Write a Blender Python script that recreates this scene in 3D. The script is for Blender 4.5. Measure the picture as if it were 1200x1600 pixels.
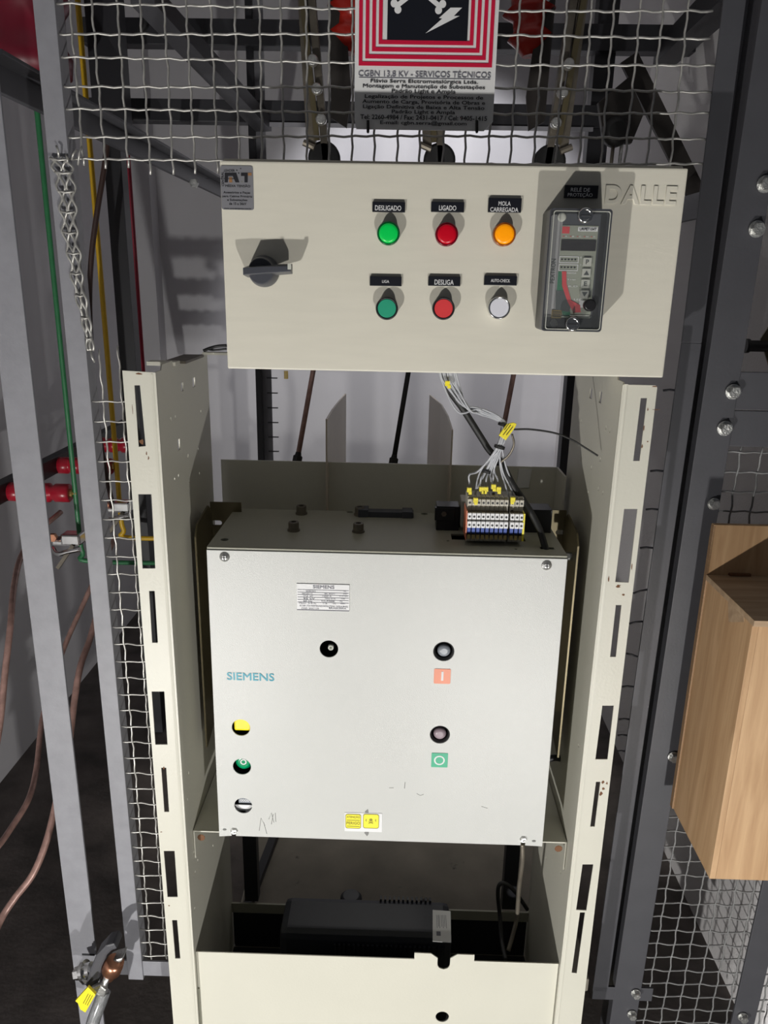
import bpy, bmesh, math, random
from mathutils import Vector, Matrix
R = math.radians
random.seed(4)
S = bpy.context.scene
for o in list(bpy.data.objects): bpy.data.objects.remove(o)
COL = S.collection

# ---------------- camera ----------------
F, PITCH, YAW, ROLL, H0 = 1202.0, R(16.66), R(.98), R(1.10), 1.5
fw = Vector((-math.sin(YAW)*math.cos(PITCH), math.cos(YAW)*math.cos(PITCH), -math.sin(PITCH)))
rt0 = Vector((math.cos(YAW), math.sin(YAW), 0)); up0 = rt0.cross(fw)
rt = math.cos(ROLL)*rt0 + math.sin(ROLL)*up0
up = -math.sin(ROLL)*rt0 + math.cos(ROLL)*up0
cam = bpy.data.objects.new('camera', bpy.data.cameras.new('camera')); COL.objects.link(cam)
cam.matrix_world = Matrix(((rt.x, up.x, -fw.x, 0), (rt.y, up.y, -fw.y, 0), (rt.z, up.z, -fw.z, H0), (0, 0, 0, 1)))
cam.data.sensor_fit = 'VERTICAL'; cam.data.sensor_height = 32; cam.data.lens = F*32/1600
cam.data.clip_start = .02
S.camera = cam

# ---------------- light ----------------
S.view_settings.view_transform = 'Standard'; S.view_settings.look = 'None'
S.view_settings.gamma = 1; S.view_settings.use_curve_mapping = False
S.view_settings.exposure = 0.0
w = bpy.data.worlds.new('world'); S.world = w; w.use_nodes = True
w.node_tree.nodes['Background'].inputs[0].default_value = (.85, .9, 1, 1)
w.node_tree.nodes['Background'].inputs[1].default_value = .05
def lamp(name, kind, loc, energy, size, color=(1, 1, 1), target=None, **k):
    d = bpy.data.lights.new(name, kind); d.energy = energy; d.color = color
    if kind == 'AREA': d.size = size
    else: d.shadow_soft_size = size
    for a, b in k.items(): setattr(d, a, b)
    o = bpy.data.objects.new(name, d); COL.objects.link(o); o.location = loc
    if target: o.rotation_euler = (Vector(target)-Vector(loc)).to_track_quat('-Z', 'Y').to_euler()
    return o
lamp('work_lamp_left', 'POINT', (-.90, -.57, .04), 104, .022, (1, .985, .95))
lamp('work_lamp_right', 'POINT', (.47, -.57, .04), 77, .022, (1, .985, .95))
lamp('rear_lamp', 'SPOT', (.12, 2.45, 2.75), 95, .05, (.97, .97, 1), (.12, 3.7, 1.45), spot_size=R(62), spot_blend=.45)

lamp('rear_floor_fill', 'SPOT', (.05, 2.5, 2.5), 70, .08, (1, .97, .9), (.0, 1.85, 0), spot_size=R(42), spot_blend=.7)  # added fill light without a real fixture, brightens the slab behind the cubicle

# ---------------- maths ----------------
def ray(px, py): return rt*((px-600)/F) - up*((py-800)/F) + fw
def at(px, py, Y=None, X=None, Z=None):
    d = ray(px, py)
    t = Y/d.y if Y is not None else X/d.x if X is not None else (Z-H0)/d.z
    return Vector((d.x*t, d.y*t, d.z*t+H0))

# ---------------- materials ----------------
def mat(name, col, rough=.5, metal=0, var=.06, vs=6, bump=0, bs=300, emit=0, trans=0, alpha=None, spec=.5, stretch=None, dirt=None):
    m = bpy.data.materials.new(name); m.use_nodes = True; nt = m.node_tree; b = nt.nodes['Principled BSDF']
    b.inputs['Roughness'].default_value = rough; b.inputs['Metallic'].default_value = metal
    b.inputs['Specular IOR Level'].default_value = spec
    tc = nt.nodes.new('ShaderNodeTexCoord'); src = tc.outputs['Object']
    if stretch:
        mp = nt.nodes.new('ShaderNodeMapping'); mp.inputs['Scale'].default_value = stretch
        nt.links.new(src, mp.inputs[0]); src = mp.outputs[0]
    n = nt.nodes.new('ShaderNodeTexNoise'); n.inputs['Scale'].default_value = vs; n.inputs['Detail'].default_value = 6
    nt.links.new(src, n.inputs['Vector'])
    r = nt.nodes.new('ShaderNodeValToRGB'); r.color_ramp.elements[0].position = .3; r.color_ramp.elements[1].position = .7
    r.color_ramp.elements[0].color = (*[max(0, c*(1-var)) for c in col], 1)
    r.color_ramp.elements[1].color = (*[min(1, c*(1+var)) for c in col], 1)
    nt.links.new(n.outputs['Fac'], r.inputs[0]); out = r.outputs[0]
    if dirt:
        n3 = nt.nodes.new('ShaderNodeTexNoise'); n3.inputs['Scale'].default_value = dirt[1]; n3.inputs['Detail'].default_value = 9
        n3.inputs['Roughness'].default_value = .7
        nt.links.new(tc.outputs['Object'], n3.inputs['Vector'])
        r3 = nt.nodes.new('ShaderNodeValToRGB'); r3.color_ramp.elements[0].position = dirt[2]; r3.color_ramp.elements[1].position = dirt[2]+.05
        mx = nt.nodes.new('ShaderNodeMix'); mx.data_type = 'RGBA'
        nt.links.new(n3.outputs['Fac'], r3.inputs[0]); nt.links.new(r3.outputs[0], mx.inputs[0])
        nt.links.new(out, mx.inputs[6]); mx.inputs[7].default_value = (*dirt[0], 1); out = mx.outputs[2]
    nt.links.new(out, b.inputs['Base Color'])
    if bump:
        n2 = nt.nodes.new('ShaderNodeTexNoise'); n2.inputs['Scale'].default_value = bs; n2.inputs['Detail'].default_value = 2
        bp = nt.nodes.new('ShaderNodeBump'); bp.inputs['Strength'].default_value = bump; bp.inputs['Distance'].default_value = .002
        nt.links.new(tc.outputs['Object'], n2.inputs['Vector']); nt.links.new(n2.outputs['Fac'], bp.inputs['Height'])
        nt.links.new(bp.outputs[0], b.inputs['Normal'])
    if emit: b.inputs['Emission Color'].default_value = (*col, 1); b.inputs['Emission Strength'].default_value = emit
    if trans: b.inputs['Transmission Weight'].default_value = trans
    if alpha is not None: b.inputs['Alpha'].default_value = alpha
    return m
M = dict(
    cream=mat('cream_paint', (.62, .605, .52), .42, var=.02, bump=.10, bs=220),
    cream_box=mat('cream_box_paint', (.70, .67, .57), .45, var=.025, bump=.05, bs=120, vs=30, stretch=(.4, 1, 3)),
    cover=mat('light_grey_enamel', (.585, .59, .565), .36, var=.015, bump=.17, bs=850, spec=.5),
    housing=mat('olive_grey_enamel', (.35, .345, .28), .42, var=.03, bump=.08, bs=300),
    passiv=mat('zinc_passivated_steel', (.15, .125, .07), .38, .55, var=.12, vs=9),
    barrier=mat('barrier_laminate', (.62, .54, .44), .35, var=.05),
    grey=mat('grey_frame_paint', (.24, .24, .262), .5, var=.08, vs=40, bump=.08, bs=260),
    dark=mat('dark_grey_frame_paint', (.060, .060, .068), .5, var=.06, vs=20, bump=.08, bs=200),
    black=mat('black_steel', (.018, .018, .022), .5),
    blackp=mat('black_plastic', (.012, .012, .014), .35),
    ups=mat('blue_black_plastic', (.010, .012, .018), .45, bump=.1, bs=500),
    rubber=mat('black_rubber', (.012, .012, .012), .55),
    knob=mat('grey_black_plastic', (.055, .058, .07), .38),
    wire=mat('galvanised_wire', (.52, .51, .48), .42, .65, var=.2, vs=60),
    greywire=mat('painted_grey_wire', (.20, .20, .20), .5, .1, var=.2, vs=60),
    zinc=mat('galvanised_steel', (.62, .62, .60), .33, .85, var=.2, vs=90, bump=.5, bs=350),
    chrome=mat('polished_metal', (.75, .75, .74), .15, 1, var=.1, vs=60),
    arm=mat('tarnished_steel', (.17, .15, .12), .45, .6, var=.25, vs=30),
    brass=mat('brass', (.6, .45, .18), .3, .9),
    copper=mat('copper_cable', (.34, .205, .175), .35, .25, var=.25, vs=60),
    darkcable=mat('dark_brown_cable', (.05, .025, .02), .5),
    darkarm=mat('dark_oily_steel', (.035, .030, .027), .5, .3, var=.2, vs=20),
    deepred=mat('deep_red_resin', (.16, .006, .02), .4),
    coppers=mat('copper', (.55, .26, .16), .3, .9, var=.2, vs=60),
    clear=mat('clear_plastic', (.8, .82, .85), .12, trans=.85),
    cover_clear=mat('smoky_clear_plastic', (.35, .37, .38), .06, alpha=.07, spec=.6),
    white=mat('white_plastic', (.80, .80, .80), .4),
    wcore=mat('beige_terminal', (.50, .47, .40), .5),
    blue=mat('blue_terminal', (.02, .06, .30), .45),
    tag=mat('yellow_marker', (.85, .72, .03), .4),
    gwire=mat('grey_insulated_wire', (.42, .43, .46), .4),
    yellow=mat('yellow_bar_paint', (.72, .44, .02), .4),
    green=mat('green_bar_paint', (.025, .16, .06), .4),
    redbar=mat('red_bar_paint', (.30, .012, .035), .45),
    insul=mat('red_resin', (.42, .012, .03), .3),
    insul2=mat('red_resin_glossy', (.40, .02, .012), .25),
    signw=mat('sign_white', (.72, .72, .71), .35),
    signred=mat('sign_red', (.55, .008, .045), .4),
    ink=mat('black_ink', (.012, .012, .016), .5),
    grink=mat('grey_ink', (.16, .16, .19), .5),
    silver=mat('silver_foil', (.27, .27, .29), .35, .3),
    orange_ink=mat('bronze_ink', (.30, .15, .06), .5),
    cyan=mat('teal_ink', (.01, .30, .40), .4),
    blabel=mat('black_label', (.008, .009, .014), .35),
    wletter=mat('white_letter', (.75, .75, .75), .5),
    lgreen=mat('green_lens', (.0, .50, .07), .3, emit=.25),
    lred=mat('red_lens', (.50, .0, .012), .3, emit=.12),
    lamber=mat('amber_lens', (.90, .30, .0), .3, emit=.35),
    rgreen=mat('green_bezel', (.0, .12, .03), .2), rred=mat('red_bezel', (.16, .0, .01), .2), ramber=mat('amber_bezel', (.30, .08, .01), .2),
    bgreen=mat('green_cap', (.02, .33, .19), .4), bred=mat('red_cap', (.68, .045, .05), .4), bwhite=mat('white_cap', (.72, .72, .78), .35),
    byellow=mat('yellow_cap', (.85, .70, .0), .35), begreen=mat('emerald_cap', (.0, .28, .11), .25),
    salmon=mat('salmon_sticker', (.75, .24, .13), .4), sgreen=mat('green_sticker', (.05, .42, .24), .4),
    ystick=mat('yellow_sticker', (.90, .82, .06), .4), ylin=mat('olive_ink', (.25, .22, .03), .5),
    relayf=mat('relay_grey_face', (.34, .34, .34), .4), relays=mat('relay_sage_face', (.30, .32, .26), .4),
    rstripe=mat('coral_stripe', (.60, .06, .07), .4), gstripe=mat('green_stripe', (.03, .17, .09), .4), dstripe=mat('slate_patch', (.07, .08, .08), .4),
    display=mat('dark_display', (.015, .012, .014), .15),
    keyc=mat('pale_key', (.52, .53, .47), .4),
    lens=mat('grey_plunger', (.25, .27, .30), .3), lens2=mat('mauve_plunger', (.32, .25, .28), .3),
    rust=mat('rust_mark', (.16, .07, .03), .8),
    mark=mat('smudge', (.22, .22, .21), .7),
    wallm=mat('painted_plaster', (.52, .51, .53), .7, var=.05, vs=2.5, bump=.15, bs=60),
    wallr=mat('white_wall_plaster', (.70, .68, .68), .75, var=.05, vs=3, bump=.5, bs=220),
    floor=mat('dark_grimy_concrete', (.085, .072, .066), .75, var=.45, vs=9, bump=.5, bs=60, dirt=((.10, .095, .09), 14, .68)),
    slab=mat('bare_concrete_slab', (.22, .20, .165), .8, var=.22, vs=7, bump=.3, bs=80, dirt=((.035, .03, .028), 9, .64)),
)
def wood_mat(name, a, b, ax):
    m = bpy.data.materials.new(name); m.use_nodes = True; nt = m.node_tree; p = nt.nodes['Principled BSDF']
    p.inputs['Roughness'].default_value = .55
    tc = nt.nodes.new('ShaderNodeTexCoord'); mp = nt.nodes.new('ShaderNodeMapping')
    mp.inputs['Scale'].default_value = ax
    n = nt.nodes.new('ShaderNodeTexNoise'); n.inputs['Scale'].default_value = 4; n.inputs['Detail'].default_value = 8; n.inputs['Distortion'].default_value = .6
    r = nt.nodes.new('ShaderNodeValToRGB'); r.color_ramp.elements[0].position = .3; r.color_ramp.elements[1].position = .72
    r.color_ramp.elements[0].color = (*a, 1); r.color_ramp.elements[1].color = (*b, 1)
    nt.links.new(tc.outputs['Object'], mp.inputs[0]); nt.links.new(mp.outputs[0], n.inputs['Vector'])
    nt.links.new(n.outputs['Fac'], r.inputs[0]); nt.links.new(r.outputs[0], p.inputs['Base Color'])
    return m
M['wood'] = wood_mat('plywood_face', (.43, .255, .125), (.60, .39, .215), (18, 18, 1.5))
M['wood2'] = wood_mat('plywood_top', (.33, .22, .13), (.50, .36, .23), (1.5, 18, 18))
M['woodedge'] = wood_mat('plywood_edge', (.16, .09, .045), (.36, .22, .11), (2, 2, 400))

# ---------------- mesh helpers ----------------
class MB:
    def __init__(s): s.v = []; s.f = []
    def add(s, vs, fs):
        o = len(s.v); s.v += [Vector(x) for x in vs]; s.f += [tuple(i+o for i in f) for f in fs]; return s
    def box(s, x0, x1, y0, y1, z0, z1):
        v = [(x, y, z) for x in (x0, x1) for y in (y0, y1) for z in (z0, z1)]
        return s.add(v, [(0, 1, 3, 2), (4, 6, 7, 5), (0, 4, 5, 1), (2, 3, 7, 6), (0, 2, 6, 4), (1, 5, 7, 3)])
    def tube(s, pts, r, n=8, cap=True, rads=None):
        pts = [Vector(p) for p in pts]; L = len(pts); rings = []
        prev = None
        for i, p in enumerate(pts):
            t = (pts[min(i+1, L-1)]-pts[max(i-1, 0)]).normalized()
            if prev is None:
                a = Vector((0, 0, 1)) if abs(t.z) < .9 else Vector((1, 0, 0))
                u = t.cross(a).normalized()
            else:
                u = (prev - t*prev.dot(t)).normalized()
            prev = u; v = t.cross(u); rr = rads[i] if rads else r
            rings.append([p+(u*math.cos(2*math.pi*k/n)+v*math.sin(2*math.pi*k/n))*rr for k in range(n)])
        o = len(s.v)
        for g in rings: s.v += g
        for i in range(L-1):
            for k in range(n):
                a = o+i*n+k; b = o+i*n+(k+1) % n
                s.f.append((a, b, b+n, a+n))
        if cap:
            s.f.append(tuple(o+k for k in reversed(range(n)))); s.f.append(tuple(o+(L-1)*n+k for k in range(n)))
        return s
    def lathe(s, c, axis, prof, n=24, cap=True):
        """prof: list of (distance along axis, radius)"""
        c = Vector(c); axis = Vector(axis).normalized()
        pts = [c+axis*d for d, r in prof]
        a = Vector((0, 0, 1)) if abs(axis.z) < .9 else Vector((1, 0, 0))
        u = axis.cross(a).normalized(); v = axis.cross(u); o = len(s.v)
        for (d, r), p in zip(prof, pts):
            s.v += [p+(u*math.cos(2*math.pi*k/n)+v*math.sin(2*math.pi*k/n))*max(r, 1e-5) for k in range(n)]
        for i in range(len(prof)-1):
            for k in range(n):
                q = o+i*n+k; b = o+i*n+(k+1) % n; s.f.append((q, b, b+n, q+n))
        if cap: s.f.append(tuple(o+k for k in reversed(range(n)))); s.f.append(tuple(o+(len(prof)-1)*n+k for k in range(n)))
        return s
    def bar(s, a, b, wd, th, side=(1, 0, 0)):
        """rectangular bar from a to b, width wd along side, thickness th"""
        a, b = Vector(a), Vector(b); t = (b-a).normalized(); sd = Vector(side); sd = (sd-t*sd.dot(t)).normalized(); n = t.cross(sd)
        v = [p+sd*(i*wd/2)+n*(j*th/2) for p in (a, b) for i, j in ((-1, -1), (1, -1), (1, 1), (-1, 1))]
        return s.add(v, [(0, 3, 2, 1), (4, 5, 6, 7), (0, 1, 5, 4), (1, 2, 6, 5), (2, 3, 7, 6), (3, 0, 4, 7)])
    def angle(s, a, b, wd, dp, th, side=(1, 0, 0), flip=1):
        """L section: one leg along side (wide wd, front), the other leg going back (dp)"""
        a, b = Vector(a), Vector(b)
        s.bar(a, b, wd, th, side)
        sd = Vector(side); off = sd*(flip*(wd/2-th/2)) + Vector((0, dp/2, 0))
        return s.bar(a+off, b+off, th, dp, side)
    def prism(s, poly, y0, y1):
        """poly of (x,z) extruded over y"""
        n = len(poly); v = [(x, y0, z) for x, z in poly]+[(x, y1, z) for x, z in poly]
        f = [tuple(range(n)), tuple(reversed(range(n, 2*n)))]+[(i, i+n, (i+1) % n+n, (i+1) % n) for i in range(n)]
        return s.add(v, f)
    def build(s, name, m, parent=None, bevel=0, smooth=False, label=None):
        me = bpy.data.meshes.new(name)
        org = sum(s.v, Vector())/max(1, len(s.v))
        me.from_pydata([tuple(v-org) for v in s.v], [], s.f); me.update()
        bm = bmesh.new(); bm.from_mesh(me); bmesh.ops.recalc_face_normals(bm, faces=bm.faces)
        if bevel:
            es = [e for e in bm.edges if len(e.link_faces) == 2 and e.calc_face_angle(0) > .5]
            bmesh.ops.bevel(bm, geom=es, offset=bevel, segments=2, affect='EDGES', profile=.6, clamp_overlap=True)
        bm.to_mesh(me); bm.free()
        me.materials.append(M[m] if isinstance(m, str) else m)
        if smooth:
            me.polygons.foreach_set('use_smooth', [len(p.vertices) == 4 for p in me.polygons])
        o = bpy.data.objects.new(name, me); COL.objects.link(o); place(o, org, parent)
        if label: o['label'] = label
        return o
def wloc(p):
    v = Vector(p.location)
    while p.parent: p = p.parent; v += Vector(p.location)
    return v
def place(o, org, parent):
    if parent:
        o.parent = parent; o.location = Vector(org)-wloc(parent)
    else: o.location = org
def tag(o, label, cat, group=None):
    o['label'] = label; o['category'] = cat
    if group: o['group'] = group
    return o
def thing(name, loc, label, cat, group=None):
    o = bpy.data.objects.new(name, None); COL.objects.link(o); o.location = loc; o.empty_display_size = .05
    return tag(o, label, cat, group)
def struct(o): o['kind'] = 'structure'; return o
def from_curve(name, cu, mw, m, parent, label=None):
    tmp = bpy.data.objects.new('tmp', cu); COL.objects.link(tmp)
    dg = bpy.context.evaluated_depsgraph_get()
    me = bpy.data.meshes.new_from_object(tmp.evaluated_get(dg)); bpy.data.objects.remove(tmp)
    me.name = name; me.transform(mw)
    vs = [v.co for v in me.vertices]
    org = Vector([(min(v[i] for v in vs)+max(v[i] for v in vs))/2 for i in range(3)])
    me.transform(Matrix.Translation(-org)); me.materials.clear(); me.materials.append(M[m] if isinstance(m, str) else m)
    o = bpy.data.objects.new(name, me); COL.objects.link(o); place(o, org, parent)
    if label: o['label'] = label
    return o
XZ = lambda Y: Matrix(((1, 0, 0, 0), (0, 0, -1, Y), (0, 1, 0, 0), (0, 0, 0, 1)))   # (u,v)->(x,z), front faces -y
YZ = lambda X: Matrix(((0, 0, 1, X), (1, 0, 0, 0), (0, 1, 0, 0), (0, 0, 0, 1)))
XY = lambda Z: Matrix(((1, 0, 0, 0), (0, 1, 0, 0), (0, 0, 1, Z), (0, 0, 0, 1)))
def plate(name, loops, th, mw, m, parent, bevel=0, label=None):
    """flat sheet with holes; the loops are closed polygons (first the outline)"""
    cu = bpy.data.curves.new(name, 'CURVE'); cu.dimensions = '2D'; cu.fill_mode = 'BOTH'; cu.extrude = max(th/2-bevel, 1e-5)
    if bevel: cu.bevel_depth = bevel; cu.bevel_resolution = 2; cu.offset = -bevel
    for lp in loops:
        sp = cu.splines.new('POLY'); sp.points.add(len(lp)-1); sp.use_cyclic_u = True
        for i, p in enumerate(lp): sp.points[i].co = (p[0], p[1], 0, 1)
    return from_curve(name, cu, mw, m, parent, label)
def rect(x0, x1, z0, z1, r=0, n=4):
    if not r: return [(x0, z0), (x1, z0), (x1, z1), (x0, z1)]
    o = []
    for cx, cz, a0 in ((x1-r, z0+r, -90), (x1-r, z1-r, 0), (x0+r, z1-r, 90), (x0+r, z0+r, 180)):
        o += [(cx+r*math.cos(R(a0+90*k/n)), cz+r*math.sin(R(a0+90*k/n))) for k in range(n+1)]
    return o
def circ(x, z, r, n=28, rz=None): return [(x+r*math.cos(2*math.pi*k/n), z+(rz or r)*math.sin(2*math.pi*k/n)) for k in range(n)]
def prect(x0, y0, x1, y1, Y, r=0):
    """rectangle lying in the plane y=Y, read off the photograph"""
    mx, my = (x0+x1)/2, (y0+y1)/2
    return rect(at(x0, my, Y).x, at(x1, my, Y).x, at(mx, y1, Y).z, at(mx, y0, Y).z, r)
def text(s, box, Y, m, parent, bold=0, name='lettering', mw=None, flat=False, ext=.0002):
    """box = x0,x1,z0,z1 in metres: the written line is fitted into it"""
    cu = bpy.data.curves.new(name, 'FONT'); cu.body = s; cu.size = 1; cu.offset = 0; cu.extrude = 0
    if bold: cu.bevel_depth = bold; cu.bevel_resolution = 0
    cu.align_x = 'LEFT'; cu.resolution_u = 3
    tmp = bpy.data.objects.new('tmp', cu); COL.objects.link(tmp)
    dg = bpy.context.evaluated_depsgraph_get()
    me = bpy.data.meshes.new_from_object(tmp.evaluated_get(dg)); bpy.data.objects.remove(tmp)
    if bold:
        bm = bmesh.new(); bm.from_mesh(me)
        bad = [f for f in bm.faces if min(v.co.z for v in f.verts) < -1e-5 or sum(v.co.z for v in f.verts)/len(f.verts) < 1e-5]
        bmesh.ops.delete(bm, geom=bad, context='FACES'); bm.to_mesh(me); bm.free()
    xs = [v.co.x for v in me.vertices]; ys = [v.co.y for v in me.vertices]
    x0, x1, z0, z1 = box; a, b, c, d = min(xs), max(xs), min(ys), max(ys)
    sx = (x1-x0)/(b-a); sy = (z1-z0)/(d-c)
    for v in me.vertices: v.co = ((v.co.x-a)*sx+x0, (v.co.y-c)*sy+z0, .00005 if v.co.z > 1e-5 else 0)
    me.transform(mw if mw else XZ(Y))
    vs = [v.co for v in me.vertices]; org = Vector([(min(v[i] for v in vs)+max(v[i] for v in vs))/2 for i in range(3)])
    me.transform(Matrix.Translation(-org)); me.materials.append(M[m])
    o = bpy.data.objects.new(name, me); COL.objects.link(o); place(o, org, parent)
    return o
def ptext(s, x0, y0, x1, y1, Y, m, parent, bold=0):
    q = prect(x0, y0, x1, y1, Y); return text(s, (q[0][0], q[1][0], q[0][1], q[2][1]), Y, m, parent, bold)
def smoothpath(pts, n=8):
    pts = [Vector(p) for p in pts]; P = [pts[0]*2-pts[1]]+pts+[pts[-1]*2-pts[-2]]; out = []
    for i in range(1, len(P)-2):
        a, b, c, d = P[i-1:i+3]
        for k in range(n):
            t = k/n; out.append(.5*((2*b)+(c-a)*t+(2*a-5*b+4*c-d)*t*t+(3*b-a-3*c+d)*t**3))
    return out+[pts[-1]]
def hexagon(c, axis, r, d0, d1, mb): mb.lathe(c, axis, [(d0, r*.96), (d0, r), (d1*.85, r), (d1, r*.88)], 6)
FR = (0, -1, 0)

# ================= setting =================
struct(MB().box(-1.6, 1.3, -1.2, 3.9, -.08, 0).build('floor', 'floor'))
struct(MB().box(-1.3, 1.3, 3.7, 3.85, 0, 3.2).build('wall_back', 'wallm'))
struct(MB().box(-1.36, -1.2, .2, 3.7, 0, 3.2).build('wall_left', 'wallm'))
struct(MB().box(.765, .95, 1.25, 3.7, 0, 3.2).build('wall_right', 'wallr'))
struct(MB().box(-1.36, 1.3, .2, 3.85, 3.2, 3.3).build('ceiling', 'wallm'))
# wall corner pillar
struct(MB().box(-1.2, -1.112, 3.6, 3.7, 0, 3.2).build('trim_1', 'wallm'))
tag(MB().box(-.36, .45, 1.34, 2.6, .0, .035).build('concrete_plinth', 'slab', bevel=.004), 'stained bare concrete plinth on the floor under and behind the open cream cubicle', 'plinth')

# ================= front steel frame =================
YF = 1.2
def bolt(px, py, parent, Y=YF-.004, r=.0115, nm='bolt', cap=None):
    c = at(px, py, Y); mb = MB(); mb.lathe(c, FR, [(0, r*1.25), (.002, r*1.25)], 20)
    hexagon(c, FR, r, .002, .011, mb)
    return mb.build(nm, 'zinc', parent)
# left wide post
lp = thing('steel_post', (-.6, YF, 0), 'wide light grey steel angle post at far left, with a clamp bolted near its foot', 'post')
MB().angle((-.599, YF, 0), (-.599, YF, 1.80), .049, .045, .005, flip=-1).build('upright', 'grey', lp, bevel=.001)
# mesh screen with frame
ms = thing('wire_mesh_screen', (0, YF, 0), 'crimped wire mesh screen in a grey steel frame, behind the cream control box', 'mesh screen')
MB().angle((-.500, YF, .15), (-.500, YF, 2.3), .030, .03, .004, flip=1).build('frame_stile', 'grey', ms, bevel=.001, label='light grey left stile')
MB().bar((-.584, YF+.003, .176), (-.42, YF+.003, .176), .004, .036, (0, 1, 0)).build('bottom_rail', 'grey', ms, bevel=.001)
MB().angle((.426, YF, .16), (.440, YF, 1.42), .030, .03, .004, flip=1).bar((.440, YF, 1.42), (.436, YF, 2.3), .030, .004).build('frame_stile', 'dark', ms, bevel=.001, label='dark grey right stile')
MB().box(.412, .530, YF-.002, YF+.003, .140, .172).build('hinge_plate', 'dark', ms, bevel=.001)
def crimp(a, b, pitch, r=.0017, amp=.0016, ph=0, n=4, wob=.0):
    a, b = Vector(a), Vector(b); L = (b-a).length; k = max(2, int(L/pitch*n)); pts = []
    for i in range(k+1):
        t = i/k; p = a.lerp(b, t); d = t*L/pitch*math.pi+ph
        q = p+Vector((0, math.cos(d)*amp, 0))
        q += Vector((0, 0, 1) if abs((b-a).x) > abs((b-a).z) else (1, 0, 0))*(math.sin(d*2)*amp*.5+wob*math.sin(t*5+ph))
        pts.append(q)
    return pts
P = .0325
YM = YF+.004
wm = MB()
colsx = [-.4665+P*i for i in range(28)]
rowsz = [1.663+.0327*i for i in range(14)]
for i, x in enumerate(colsx):
    if x > .41: continue
    zb = {0: 1.655, 1: 1.652, 2: 1.652}.get(i, 1.648)
    wm.tube(crimp((x, YM, zb-random.uniform(0, .006)), (x+random.uniform(-.003, .003), YM, 2.08), P, ph=i*math.pi, wob=.001), .0017, 5)
for j, z in enumerate(rowsz):
    wm.tube(crimp((-.487, YM, z-.003), (.413 if j > 4 else .425, YM, z+.006 if j < 3 else z), P, ph=j*math.pi+math.pi/2, wob=.002), .0017, 5)
# narrow strip beside the left stile
for x, zt in ((-.4675, 1.392), (-.4375, 1.398)):
    wm.tube(crimp((x, YM, .198), (x, YM, zt), P, ph=x*300), .0016, 5)
z = .206
while z < 1.32:
    wm.tube(crimp((-.487, YM, z), (-.428, YM, z+random.uniform(-.001, .001)), P, ph=z*97), .0015, 5); z += P
wm.build('wire_mesh', 'wire', ms, smooth=True)
wm = MB()
# stubs at the right stile
for y_, x0, x1, dz in ((610, 1036, 1056, 0), (736, 1016, 1036, 0), (796, 1009, 1028, 0), (856, 1000, 1020, 0), (921, 990, 1012, -.007), (971, 983, 1004, -.004),
                       (1026, 978, 996, .006), (1073, 972, 990, 0), (1124, 967, 984, 0), (1149, 965, 980, 0), (1174, 963, 978, 0)):
    a, b = at(x0, y_, YM), at(x1, y_, YM); a.z += dz; MB().tube([a, a.lerp(b, .5)+Vector((0, 0, .001)), b], .0018, 5).build('cut_wire', 'black', ms, smooth=True)
# squeezed, bent-away strands on the left stile
bw = MB()
spine = [at(x, y_, YF-.008) for x, y_ in ((92, 246), (99, 268), (104, 300), (107, 335), (110, 370), (117, 405), (121, 440), (129, 478), (137, 515), (142, 548))]
sp = smoothpath(spine, 12)
for s_ in range(4):
    pts = []
    for i, p in enumerate(sp):
        t = i/len(sp); spread = .0085*(1-t*.72); zig = math.sin(i/12*2*math.pi*1.0+(s_ % 2)*math.pi)*.0030*(1-t*.4)
        pts.append(p+Vector(((s_-1.5)*spread+zig, math.sin(i*.5+s_)*.001, 0)))
    bw.tube(pts, .0019, 5)
for i in range(2, len(sp)-3, 11):
    t = i/len(sp); wd = .0145*(1-t*.70)
    bw.tube([sp[i]+Vector((-wd, -.001, .0015)), sp[i]+Vector((0, -.0025, -.001)), sp[i]+Vector((wd, -.001, .001))], .0016, 5)
for x, y_, dx, dy in ((92, 246, -4, -18), (112, 250, 8, -16), (122, 258, 6, -30), (106, 256, -3, -14), (142, 548, 6, 18)):
    bw.tube([at(x, y_, YF-.009), at(x+dx*.3, y_+dy*.6, YF-.012), at(x+dx, y_+dy, YF-.009)], .0016, 5)
bw.build('bent_wire', 'wire', ms, smooth=True)

# right post, bars and the neighbouring cell front
rp = thing('steel_post', (.49, YF, 0), 'dark grey steel channel post with hex bolts, left of the plywood box', 'post')
a0, a1 = Vector((.478, YF, 0)), Vector((.505, YF, 2.3))
MB().angle(a0, a1, .052, .05, .005, flip=-1).build('upright', 'dark', rp, bevel=.001)
MB().bar(a0+Vector((-.031, .045, .17)), a1+Vector((-.028, .045, 0)), .03, .006).build('channel_web', 'black', rp)
for p in ((1195, 288), (1182, 358), (1145, 612), (1132, 669), (1115, 787), (1052, 1182)): bolt(*p, rp, r=.0095 if p[1] < 700 else .008)
for p in ((993, 1551), (987, 1584)): bolt(*p, rp, r=.0075)
ns = thing('wire_mesh_screen', (.62, YF, 0), 'wire mesh screen right of the dark bolted post, partly behind the plywood box', 'mesh screen')
MB().bar((.715, YF, 0), (.74, YF, 1.0), .046, .005).build('frame_stile', 'dark', ns, bevel=.001)
bolt(1160, 1588, ns, r=.008)
MB().box(.52, .80, YF, YF+.006, 1.320, 1.378).build('cross_rail', 'dark', ns, bevel=.001)
MB().box(.52, .80, YF+.001, YF+.007, 1.262, 1.3185).build('cross_rail', 'dark', ns, bevel=.001)
wm = MB()
for i in range(9): wm.tube(crimp((.523+P*i, YM, .02), (.541+P*i, YM, 1.262), P, ph=i*math.pi), .0016, 5)
for j in range(38): wm.tube(crimp((.505, YM, .05+P*j), (.76, YM, .05+P*j), P, ph=j*math.pi+1.57), .0016, 5)
wm.build('wire_mesh', 'greywire', ns, smooth=True)

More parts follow.
